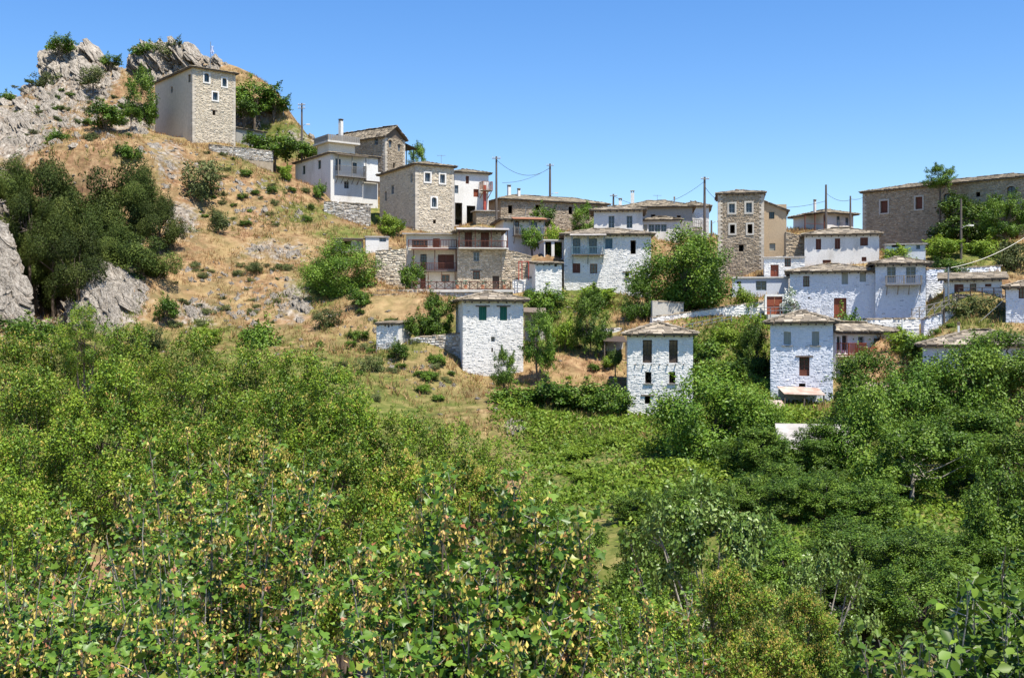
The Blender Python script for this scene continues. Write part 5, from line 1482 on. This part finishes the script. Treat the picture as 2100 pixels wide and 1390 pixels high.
for i_, (px_, pt_, Y_, w_, pb_) in enumerate(((1060, 790, 93.5, 110, 850), (1130, 778, 94.5, 110, 845), (1200, 782, 94, 110, 845), (1258, 790, 93, 80, 842))):
    tree('bush0', ['leftmost', 'second', 'third', 'rightmost'][i_] + ' bush of the dark hedge row left of the narrow white house', px_, pt_, Y_, w_, pb_, cat='bush', group='dark hedge row below the terrace')
tree('bush0', 'ivy mound right of the narrow white house roof', 1452, 690, 104, 80, 760, cat='bush')
tree('broad2', 'dark leafy mound against the tall blue-white house', 1545, 664, 101, 74, 790, cat='bush', name='bush')
tree('bush1', 'bright green mound in the middle of the ivy bank', 1495, 668, 104, 70, 730, cat='bush')
tree('bush0', 'green mound at the foot of the ivy bank', 1465, 735, 96, 110, 800, cat='bush')
tree('broad2', 'dark round tree at the foot of the ivy slope', 1240, 1092, 57, 92, 1205, cat='tree')
tree('bush0', 'wispy plants on the bank below the wide white house', 1120, 590, 119, 80, 622, cat='bush')
tree('bush1', 'green weeds below the middle of the wide white house', 1215, 586, 120, 90, 622, cat='bush')
tree('bush1', 'lime bush on the orchard terrace', 1160, 652, 108, 50, 690, cat='bush')
# right foreground walnuts
tree('fresh0', 'large walnut tree hiding the foot of the narrow white house', 1455, 742, 79, 270, 1010, name='walnut_tree')
tree('fresh0', 'dense walnut crown below the ivy bank', 1550, 790, 80, 150, 985, name='walnut_tree')
tree('fresh0', 'walnut tree in front of the hidden cottage', 1785, 780, 69, 230, 1110, name='walnut_tree')
tree('tall0', 'leafy tree before the wing with the red balcony', 1800, 694, 82, 210, 940)
tree('tall0', 'tall dark tree at the right edge below the valley roof', 1985, 672, 81, 220, 1010)
tree('tall0', 'leafy tree between the two right-hand walnuts', 1890, 716, 80, 200, 980)
tree('broad1', 'grey-green tree leaning in at the right edge', 2065, 930, 46, 220, 1290)
tree('broad0', 'shaggy tree below the hidden cottage', 1700, 950, 63, 150, 1120)
tree('broad2', 'round dense bush in the right valley bottom', 1830, 1085, 50, 250, 1300, cat='bush', name='bush')
tree('broad2', 'green bush left of the round dense bush', 1715, 1085, 48, 130, 1290, cat='bush', name='bush')
tree('walnut0', 'pale-limbed walnut tree with large drooping leaves in the right foreground', 1455, 940, 31, 350, 1290)
tree('walnut0', 'smaller walnut spreading over the yellow-seeded bushes', 1680, 1075, 28, 260, 1330)
for k_, px_, pt_, Y_, w_, lb_ in (
        ('tall0', 2080, 660, 82, 220, 'tree crown behind the dark tree at the right edge'), ('broad0', 2010, 830, 70, 230, 'shaded tree below the right-hand walnuts'), ('walnut1', 1870, 840, 66, 220, 'walnut crown beneath the hidden cottage trees'), ('broad1', 2105, 850, 66, 200, 'tree in the shade at the right edge of the valley'),
        ('broad0', 1605, 960, 60, 150, 'tree below the left end of the hidden cottage'), ('walnut1', 1560, 880, 72, 150, 'walnut left of the hidden cottage'), ('broad2', 1385, 1010, 56, 150, 'shadowy bush behind the pale-limbed walnut'), ('broad2', 1330, 1080, 50, 130, 'dark bush left of the pale-limbed walnut'),
        ('broad2', 1560, 1060, 50, 150, 'bush between the two walnuts of the foreground'), ('broad1', 1940, 1150, 44, 200, 'leafy tree in the valley bottom at the right'), ('broad2', 2050, 1200, 38, 190, 'leafy bush below the grey-green tree at the right edge'), ('broad2', 1790, 1210, 36, 190, 'bush in front of the round dense bush'),
        ('broad2', 1150, 1130, 44, 130, 'light bush left of the dark round tree'), ('broad2', 1090, 1050, 48, 120, 'green bush at the right edge of the maple canopy'), ('broad2', 1300, 1150, 36, 140, 'bush in front of the dark round tree'), ('bush0', 1690, 1290, 20, 130, 'shaded bush in the dark gap of the foreground'),
        ('broad2', 1760, 1010, 56, 150, 'undergrowth below the hidden cottage'), ('broad2', 1960, 1120, 50, 120, 'undergrowth in the shaded valley corner')):
    tree(k_, lb_, px_, pt_, Y_, w_, cat='bush' if ('bush' in lb_ or 'undergrowth' in lb_) else 'tree', name='bush' if ('bush' in lb_ or 'undergrowth' in lb_) else None)
WOOD = [('upper', 68, [(1560, 850, 170), (1680, 880, 150)]),
        ('second', 57, [(1440, 985, 170), (1560, 975, 170), (1680, 970, 160), (1790, 985, 150)]),
        ('third', 45, [(1350, 1085, 170), (1600, 1080, 200), (1740, 1085, 200), (1860, 1110, 200), (2110, 1050, 190)]),
        ('lowest', 34, [(1300, 1170, 190), (1730, 1165, 220), (1880, 1170, 220), (2020, 1160, 230)])]
for rn_, Y_, lst in WOOD:
    for i_, (px_, pt_, w_) in enumerate(lst):
        tree(pr.choice(('broad0', 'broad1', 'walnut1')), 'leafy green tree, %s from the left in the %s row of the valley wood' % (('first', 'second', 'third', 'fourth', 'fifth', 'sixth')[i_], rn_), px_ + pr.uniform(-15, 15), pt_ + pr.uniform(-25, 25), Y_ + pr.uniform(-2, 2), w_ * pr.uniform(.85, 1.15), group='wood in the right-hand valley')
# evergreens of the gorge
EV = [('ever0', 22, 305, 128, 100, 420, 'dark evergreen at the left edge above the pale cliff'), ('ever1', 95, 316, 130, 140, 450, 'broad dark evergreen left of the gorge top'), ('ever0', 235, 300, 133, 175, 470, 'widest dark evergreen below the rock slab'), ('ever1', 110, 425, 122, 110, 545, 'bright-topped evergreen on the cliff edge'),
      ('ever0', 185, 395, 126, 130, 500, 'evergreen in the middle of the gorge grove'), ('ever1', 160, 462, 114, 135, 598, 'yellow-green evergreen overhanging the dark gorge'), ('ever0', 292, 458, 119, 150, 605, 'olive-toned evergreen above the pale rock pillar'), ('ever1', 328, 395, 127, 85, 490, 'small dark evergreen at the right of the grove'), ('ever0', 280, 330, 131, 90, 460, 'dark evergreen at the upper right of the grove')]
EV += [('ever1', 215, 420, 124, 130, 540, 'broad evergreen at the heart of the grove'), ('ever1', 82, 455, 130, 100, 600, 'evergreen overhanging the cliff side of the gorge'), ('ever0', 130, 478, 131, 100, 600, 'evergreen overhanging the back of the gorge'), ('ever1', 60, 380, 125, 110, 470, 'shaded evergreen behind the pale cliff'), ('ever0', 70, 450, 128, 100, 580, 'evergreen deep in the gorge shade'), ('ever1', 150, 370, 135, 130, 470, 'evergreen at the back of the grove'), ('ever0', 225, 450, 121, 110, 560, 'small evergreen between the two overhanging ones'), ('ever1', 115, 520, 130, 90, 640, 'dark tree filling the gorge')]
for k_, px_, pt_, Y_, w_, pb_, lb_ in EV: tree(k_, lb_, px_, pt_, Y_, w_ * 1.0, pb_)
# shrubs of the crag
SH = [('bush0', 218, 212, 158, 80, 278, 'dark round shrub below the summit tower tree'), ('bush0', 118, 270, 150, 56, 326, 'pale green shrub above the left evergreens'), ('bush0', 263, 298, 146, 58, 344, 'green shrub just above the widest evergreen'),
      ('shrub0', 416, 322, 147, 96, 408, 'large grey-green shrub on the dry slope'), ('shrub1', 448, 428, 136, 50, 520, 'tall narrow grey-green shrub on the knoll edge'), ('shrub0', 390, 460, 134, 50, 520, 'grey shrub among pale rocks'), ('bush0', 8, 188, 172, 50, 250, 'green shrub at the left edge of the skyline'),
      ('bush0', 122, 74, 185, 56, 120, 'dark bush on top of the left summit crag'), ('bush0', 300, 88, 190, 56, 124, 'bush on the left of the second crag'), ('shrub1', 350, 80, 190, 66, 116, 'spiky bush crowning the second crag'), ('bush0', 225, 112, 188, 40, 140, 'small bush in the saddle between crags'),
      ('bush0', 520, 168, 179, 90, 262, 'dense green bush right of the summit tower'), ('bush0', 560, 195, 180, 60, 262, 'dark bush on the skyline ridge'), ('bush0', 500, 205, 174, 60, 258, 'bright bush against the tower annex'), ('bush0', 565, 272, 168, 90, 318, 'spreading bush below the skyline pole'), ('bush0', 625, 290, 168, 60, 320, 'bush at the foot of the lamp pole'),
      ('bush0', 512, 275, 168, 34, 306, 'bush beside the tower annex'), ('shrub0', 95, 145, 183, 60, 182, 'shrub below the left crag'), ('shrub0', 190, 135, 180, 60, 172, 'green patch of shrub on the left crag'), ('shrub1', 75, 225, 168, 60, 262, 'shrub between the left slabs'), ('bush0', 268, 220, 160, 36, 252, 'small dark shrub right of the round shrub'),
      ('bush0', 340, 608, 112, 50, 668, 'dark ivy at the right of the rock pillar'), ('bush0', 535, 660, 107, 95, 748, 'feathery green bush at the foot of the dry knoll'), ('bush1', 415, 668, 106, 66, 720, 'green broom bush below the white rock block'), ('shrub0', 678, 626, 113, 60, 690, 'grey bush below the round bright tree'), ('bush0', 735, 590, 116, 50, 640, 'dark bush at the foot of the round bright tree'),
      ('shrub1', 520, 535, 127, 40, 556, 'low bush near the top of the dry knoll'), ('shrub0', 765, 722, 100, 56, 800, 'young green tree left of the dry mound'), ('bush0', 815, 700, 103, 44, 745, 'bush below the outhouse'), ('shrub0', 300, 660, 105, 90, 705, 'green-grey bush at the foot of the rock pillar'), ('bush0', 60, 650, 100, 110, 720, 'bush at the mouth of the gorge')]
for k_, px_, pt_, Y_, w_, pb_, lb_ in SH: tree(k_, lb_, px_, pt_, Y_, w_, pb_, cat='shrub', name='shrub', maxs=.85 if pt_ < 300 else 1.3)
# many little shrubs that nothing tells apart
for grp_, lab_, boxes, n_, kinds in (('small shrubs on the dry knoll', 'little grey-green shrub dotted on the dry knoll', [(350, 530, 620, 680)], 40, ('shrub0', 'shrub1')), ('small shrubs on the upper dry slope', 'little shrub dotted on the dry slope below the summit tower', [(380, 300, 640, 470)], 60, ('shrub0', 'bush0', 'shrub1')),
                                     ('small shrubs between the rock ledges', 'little shrub growing between the rock ledges', [(20, 150, 330, 300)], 60, ('shrub0', 'bush0', 'shrub1')), ('small weeds on the dry mound', 'little weed clump on the dry bank below the terrace', [(640, 640, 940, 830)], 50, ('shrub0', 'bush0')),
                                     ('small plants between the houses', 'little plant clump on the banks between the houses', [(780, 440, 860, 480), (1060, 590, 1280, 620), (1100, 690, 1270, 780), (1900, 650, 1960, 690), (1060, 600, 1150, 700)], 30, ('bush1', 'bush0', 'shrub0'))):
    for i_ in range(n_):
        b = pr.choice(boxes); p_ = hit(pr.uniform(b[0], b[2]), pr.uniform(b[1], b[3])); s_ = pr.uniform(.25, .7)
        PL[pr.choice(kinds)].put('shrub', lab_, p_[0], p_[1], p_[2] - .1, s_, s_ * pr.uniform(.6, 1), pr.uniform(0, 6), 'shrub', grp_)

for i_ in range(14):
    p_ = hit(pr.uniform(1060, 1340), pr.uniform(840, 1010)); s_ = pr.uniform(.35, .8)
    PL[pr.choice(('bush1', 'bush1', 'bush1'))].put('creeper', 'low leafy clump on the green bank below the narrow white house', p_[0], p_[1], p_[2] - .2, s_ * 1.3, s_ * .55, pr.uniform(0, 6), 'plant', 'leafy clumps on the green bank', .5)
for k_, px_, pt_, Y_, w_, lb_ in (('broad2', 1300, 1040, 60, 110, 'bush at the lower right corner of the green bank'), ('broad2', 1110, 1010, 58, 120, 'leafy bush at the lower left corner of the green bank'), ('broad2', 1180, 1075, 52, 120, 'bush at the foot of the green bank')):
    tree(k_, lb_, px_, pt_, Y_, w_, cat='bush', name='bush')
# maple canopy filling the valley in front
ROWS = [('farthest', [(20, 655, 56, 190), (130, 668, 58, 170), (172, 615, 54, 110), (265, 648, 60, 170), (395, 670, 57, 180), (520, 690, 55, 190), (610, 700, 56, 190), (690, 735, 52, 180)]),
        ('second', [(70, 735, 44, 230), (240, 725, 45, 230), (410, 745, 44, 220), (570, 755, 43, 230), (705, 775, 43, 220), (820, 825, 43, 190), (930, 850, 44, 190), (1010, 890, 44, 120)]),
        ('third', [(10, 850, 32, 240), (170, 835, 33, 250), (360, 830, 32, 250), (540, 850, 31, 250), (690, 870, 31, 250), (835, 895, 31, 230), (965, 910, 33, 200), (1070, 985, 33, 170)]),
        ('nearest', [(40, 985, 20, 330), (860, 1010, 20, 300), (1010, 1060, 19, 300), (1170, 1160, 20, 260), (1330, 1200, 19, 260), (620, 960, 20, 280), (400, 960, 19, 300)])]
NUM = ['first', 'second', 'third', 'fourth', 'fifth', 'sixth', 'seventh', 'eighth']
for rn_, lst in ROWS:
    for i_, (px_, pt_, Y_, w_) in enumerate(lst):
        tree('maple%d' % pr.choice((0, 1, 1) if rn_ in ('farthest', 'second') else (0, 1, 2)), 'yellow-seeded green maple, %s from the left in the %s canopy row' % (NUM[i_], rn_), px_, pt_, Y_, w_, group='maple canopy filling the valley')
tree('maple2', 'yellow-seeded maple bush below the pale-limbed walnut', 1490, 1125, 21, 190)
tree('maple2', 'second yellow-seeded maple bush right of the dark gap', 1650, 1185, 20, 150)
tree('maple2', 'small yellow-seeded maple bush at the bottom right of centre', 1580, 1250, 16, 220)

# ------------------------------------------------------------------ near maples seen leaf by leaf
def near_maple(label, base, tips, fill, seed, leaf=.06, seedp=.85, individual=300, kind='maple', mat='nearmaple'):
    """base world point; tips / fill: (px, py, Y) ends of long shoots"""
    r = np.random.RandomState(seed)
    root = obj('maple_tree' if kind == 'maple' else 'leafy_tree', None); base = np.array(base); root.location = base; tag(root, label, 'tree')
    lp, ld, ln, ls = [], [], [], []; sp = []
    mains = []
    br = MB()
    for q, (px, py, Y) in enumerate(list(tips) + list(fill)):
        tip = P(px, py, Y) - base
        side = r.normal(size=3) * np.array([.25, .25, .1])
        ctrl_ = tip * np.array([.45, .45, .55]) + side + np.array([0, 0, -.25])
        n = 22; tt = np.linspace(0, 1, n)[:, None]
        pts = (1 - tt) ** 2 * np.zeros(3) + 2 * tt * (1 - tt) * ctrl_ + tt ** 2 * tip
        pts += r.normal(size=pts.shape) * .012
        L = np.linalg.norm(tip); r0 = .006 * L ** 1.1 + .004
        m_ = MB().tube(pts, list(np.linspace(r0, .0025, n)), 5 if q > len(tips) else 6)
        if q < len(tips): m_.build('branch', M['bark'], root)
        else: br.v, br.f = (br.v + m_.v, br.f + [[i + len(br.v) for i in f] for f in m_.f])
        # side twigs over the outer part
        segs = [(pts[int(n * .45):], 1)]
        for k in range(int((10 + L * 3.0) * (1.7 if q < len(tips) else 1))):
            t0 = r.uniform(.42, .97); i0 = min(n - 2, int(t0 * (n - 1))); st = pts[i0]; ax = nrmz(pts[i0 + 1] - pts[i0])
            d = nrmz(rdir(r, 1)[0] * .9 + ax * .55 + np.array([0, 0, .35])); ll = r.uniform(.15, .5) * (1.2 - .6 * t0)
            e = st + d * ll; mid = (st + e) / 2 + r.normal(size=3) * .02
            mp = np.stack([st, mid, e]); tw = MB().tube(mp, [.004, .003, .0015], 4)
            br.f += [[i + len(br.v) for i in f] for f in tw.f]; br.v += tw.v
            segs.append((np.stack([st + (e - st) * v for v in np.linspace(.2, 1, max(3, int(ll / .04)))]), 0))
        for (pp, main) in segs:
            m2 = len(pp)
            ax = nrmz(np.gradient(pp, axis=0))
            for rep in range(5 if main else 3):
                d = nrmz(rdir(r, m2) + ax * .3 + np.array([0, 0, .15]))
                o = pp + d * r.uniform(.015, .06, m2)[:, None]
                lp.append(o); ld.append(nrmz(d + np.array([0, 0, -.35])))
                ln.append(nrmz(np.array([.05, -.35, 1.0]) + r.normal(size=(m2, 3)) * .45)); ls.append(leaf * r.uniform(.55, 1.25, m2))
            for i in range(m2):
                if r.uniform() < seedp * (.62 if main else .38): sp.append(pp[i] + r.normal(size=3) * .015)
    if br.v:
        o = br.build('twigs', M['palebark'], root); o['kind'] = 'stuff'
    lp, ld, ln, ls = (np.concatenate(v) for v in (lp, ld, ln, ls))
    tone = np.clip(r.normal(.42, .28, len(lp)), 0, .94); tone[r.uniform(size=len(lp)) < .012] = 1
    # the leaves that show largest stand on their own
    w = lp + base
    pxx = CX + FPX * w[:, 0] / w[:, 1]; pyy = CY - FPX * w[:, 2] / w[:, 1]
    vis = (pxx > 5) & (pxx < 2095) & (pyy > 700) & (pyy < 1380)
    sc = np.where(vis, ls / w[:, 1] * (1 + .25 * (ln[:, 2] > .5)), 0)
    big = np.zeros(len(lp), bool)
    if individual: big[np.argsort(-sc)[:individual]] = True
    cr = obj('crown', leaf_mesh('crown', lp[~big], ld[~big], ln[~big], ls[~big], tone[~big], kind + 'lite', LF[mat]), root); cr['kind'] = 'stuff'
    if individual:
        T, Fc = LEAFT[kind]
        protos = [mkmesh('leaf', T * np.array([1, 1, z]), Fc, LF[mat], {'tone': np.full(len(T), tn)}) for z in (.5, 1, 1.8) for tn in (.25, .42, .6, .8)]
        for i in np.nonzero(big)[0]:
            d = Vector(ld[i]).normalized(); n_v = Vector(ln[i]); n_v = (n_v - d * n_v.dot(d)).normalized(); x = d.cross(n_v)
            obj('leaf', protos[r.randint(len(protos))], root, mw=Matrix.Translation(Vector(lp[i])) @ Matrix((x, d, n_v)).transposed().to_4x4() @ Matrix.Diagonal((ls[i],) * 3 + (1,)))
    if sp:
        sp = np.repeat(np.array(sp), 14, 0); n = len(sp)
        hang = nrmz(np.array([0, 0, -1.0]) + r.normal(size=(n, 3)) * .4)
        sp = sp + hang * r.uniform(.01, .055, n)[:, None] + r.normal(size=(n, 3)) * .02
        o = obj('seed_cluster', leaf_mesh('seed_cluster', sp, hang, nrmz(rdir(r, n) + np.array([0, -.6, .3])), leaf * .6 * r.uniform(.7, 1.2, n), np.clip(r.normal(.55, .28, n), 0, 1), 'wing', LF['seed']), root); o['kind'] = 'stuff'
    return root


rf_ = random.Random(3)
def fillpts(boxes, n):
    out = []
    for i in range(n):
        b = boxes[i % len(boxes)]; out.append((rf_.uniform(b[0], b[2]), rf_.uniform(b[1], b[3]), rf_.uniform(b[4], b[5])))
    return out


def gnd(x, y): return (x, y, H1(x, y) - .1)


near_maple('nearest seed-laden maple with dark stems rising at bottom centre', gnd(-.35, 8.3), [(885, 962, 8.4), (940, 975, 8.6), (1078, 965, 8.0), (1130, 1010, 8.1), (1190, 1045, 7.8), (1010, 1075, 8.2), (905, 1090, 7.6), (820, 1090, 7.8), (1160, 1130, 8.0), (740, 1060, 8.8), (860, 1000, 8.6), (905, 1010, 8.2), (960, 1030, 8.5), (1060, 1010, 8.2), (1100, 1050, 7.9), (1215, 1085, 7.8), (1150, 1070, 8.0), (1040, 1120, 8.0), (980, 1130, 7.9), (850, 1140, 7.8), (1195, 1150, 7.8), (760, 1130, 8.2)],
           fillpts([(700, 1120, 1230, 1390, 7, 9), (640, 1180, 900, 1400, 6.4, 8), (950, 1180, 1240, 1420, 6.4, 8)], 44), 301, leaf=.066)
near_maple('seed-laden maple left of bottom centre', gnd(-2.6, 9.5), [(300, 900, 10.5), (385, 880, 10.8), (470, 905, 10.2), (545, 890, 10.5), (620, 930, 10.0), (250, 985, 9.8), (690, 960, 9.6), (430, 990, 9.3)],
           fillpts([(200, 960, 720, 1200, 9, 11), (220, 1100, 700, 1390, 7.4, 9.4), (250, 1200, 680, 1420, 6.6, 8.2)], 60), 302, leaf=.061)
near_maple('seed-laden maple leaning in at the bottom left corner', gnd(-4.4, 9.0), [(90, 1060, 10), (30, 1100, 9.6), (160, 1040, 10.2), (210, 1120, 9.4), (-30, 1180, 9)],
           fillpts([(-60, 1130, 240, 1330, 8, 10), (40, 1200, 300, 1400, 7, 8.6)], 44), 303, individual=120)
near_maple('sparser seed-laden maple at the bottom right of centre', gnd(1.6, 10.5), [(1310, 1165, 11), (1405, 1215, 11), (1260, 1230, 10.4), (1360, 1290, 10)],
           fillpts([(1180, 1230, 1420, 1400, 9.5, 12), (1240, 1280, 1560, 1420, 9, 12)], 26), 304, individual=80)
near_maple('round-leaved tree very close in the bottom right corner', gnd(3.3, 8.0), [(2060, 1120, 7.5), (2110, 1060, 7.2), (1900, 1290, 7.8), (1800, 1310, 8.2), (1985, 1260, 7.4), (1760, 1370, 8.2)],
           fillpts([(1760, 1290, 2120, 1420, 6.5, 8.5), (1960, 1180, 2130, 1400, 6.5, 8), (1760, 1340, 2120, 1440, 5.5, 7.5)], 56), 305, leaf=.07, seedp=0.0, individual=200, kind='oval', mat='broad')

# ------------------------------------------------------------------ ground cover (uncountable)
r_ = np.random.RandomState(77)
def scatter(n, xr, yr):
    x = r_.uniform(*xr, n); y = r_.uniform(*yr, n)
    return x, y


x_, y_ = scatter(46000, (-82, 62), (84, 190)); x_ = np.repeat(x_, 6) + r_.normal(size=276000) * .14; y_ = np.repeat(y_, 6) + r_.normal(size=276000) * .14
z_ = Hs(x_, y_); px_ = CX + FPX * x_ / y_; py_ = CY - FPX * z_ / y_
keep = (px_ > -80) & (px_ < 2180)
rk2 = zone(px_, py_, ROCKZ); gr2 = zone(px_, py_, GREENZ); nn = fbm(x_ / 6, y_ / 6, 91, 3)
keep &= (r_.uniform(size=len(x_)) > rk2 * .9) & (nn > -.55)
for h in H.values():
    q = np.c_[x_, y_] - h.A; lx = q[:, 0] * h.c + q[:, 1] * h.s; ly = -q[:, 0] * h.s + q[:, 1] * h.c
    keep &= ~((lx > -.1) & (lx < h.w + .1) & (ly > -.1) & (ly < h.d + .1))
x_, y_, z_, gr2, nn = (a[keep] for a in (x_, y_, z_, gr2, nn))
n = len(x_)
tone = np.clip(.4 + nn * .3 + r_.normal(size=n) * .13, 0, .84); isg = r_.uniform(size=n) < gr2 * .75 + .05 + .8 * (fbm(x_ / 4, y_ / 4, 133, 3) > .55); tone[isg] = r_.uniform(.9, 1, isg.sum())
up = nrmz(np.array([0, 0, 1.0]) + r_.normal(size=(n, 3)) * .42)
o = obj('dry_grass', leaf_mesh('dry_grass', np.c_[x_, y_, z_ - .03], up, rdir(r_, n), r_.uniform(.2, .62, n) * np.where(nn > .2, 1.3, .9), tone, 'blade', LF['straw']))
tag(o, 'dry straw-coloured grass covering the hillside', 'grass', None, 'stuff')

x_, y_ = scatter(330000, (-8, 46), (50, 122))
z_ = Hs(x_, y_); px_ = CX + FPX * x_ / y_; py_ = CY - FPX * z_ / y_
IVY = [(1190, 890, 130, 70, 1), (1130, 850, 110, 40, 1), (1490, 730, 85, 75, 1.2), (1290, 860, 60, 50, .8), (1160, 625, 110, 16, .8), (1500, 900, 200, 130, .8), (1700, 1050, 260, 130, .5), (1900, 1150, 200, 120, .5), (1230, 980, 90, 60, .75), (1560, 660, 60, 20, .8), (1140, 1000, 80, 80, .9), (1330, 1000, 90, 80, .7), (1950, 1030, 150, 80, .5)]
iv = zone(px_, py_, IVY); nn = fbm(x_ / 3.2, y_ / 3.2, 55, 3)
keep = (r_.uniform(size=len(x_)) < iv * (1.0 + .7 * nn)) & (px_ > 1000) & (px_ < 2150)
for h in H.values():
    q = np.c_[x_, y_] - h.A; lx = q[:, 0] * h.c + q[:, 1] * h.s; ly = -q[:, 0] * h.s + q[:, 1] * h.c
    keep &= ~((lx > -.1) & (lx < h.w + .1) & (ly > -.1) & (ly < h.d + .1))
x_, y_, z_, nn = (a[keep] for a in (x_, y_, z_, nn)); n = len(x_)
hgt = np.clip(.15 + .45 * (nn + .4), .02, 1.0) * r_.uniform(.1, 1, n)
o = obj('ground_ivy', leaf_mesh('ground_ivy', np.c_[x_, y_, z_ + hgt], rdir(r_, n), nrmz(np.array([0, -.3, 1.0]) + r_.normal(size=(n, 3)) * .5), r_.uniform(.16, .36, n), np.clip(.5 + .25 * nn + r_.normal(size=n) * .2, 0, 1), 'quad', LF['ivy']))
tag(o, 'green creeping plants covering the bank and valley slope', 'ivy', None, 'stuff')

# loose stones on the slope
x_, y_ = scatter(9000, (-80, 10), (90, 185)); z_ = Hs(x_, y_); px_ = CX + FPX * x_ / y_; py_ = CY - FPX * z_ / y_
keep = r_.uniform(size=len(x_)) < .12 + .5 * zone(px_, py_, ROCKZ)
for h in H.values():
    q = np.c_[x_, y_] - h.A; lx = q[:, 0] * h.c + q[:, 1] * h.s; ly = -q[:, 0] * h.s + q[:, 1] * h.c
    keep &= ~((lx > -.1) & (lx < h.w + .1) & (ly > -.1) & (ly < h.d + .1))
x_, y_, z_ = (a[keep] for a in (x_, y_, z_)); n = len(x_)
oc = np.array([[1, 0, 0], [0, 1, 0], [-1, 0, 0], [0, -1, 0], [0, 0, 1], [0, 0, -1]], float)
of = np.array([[0, 1, 4], [1, 2, 4], [2, 3, 4], [3, 0, 4], [1, 0, 5], [2, 1, 5], [3, 2, 5], [0, 3, 5]])
sz = r_.uniform(.06, .3, n) ** 1.0
V_ = np.stack([x_, y_, z_], -1)[:, None] + sz[:, None, None] * (oc[None] + r_.uniform(-.35, .35, (n, 6, 3))) * np.array([1.2, 1, .7])
o = obj('loose_stones', mkmesh('loose_stones', V_.reshape(-1, 3), (np.arange(n)[:, None, None] * 6 + of[None]).reshape(-1, 3), M['rock']))
tag(o, 'loose pale stones scattered on the slope', 'stones', None, 'stuff')
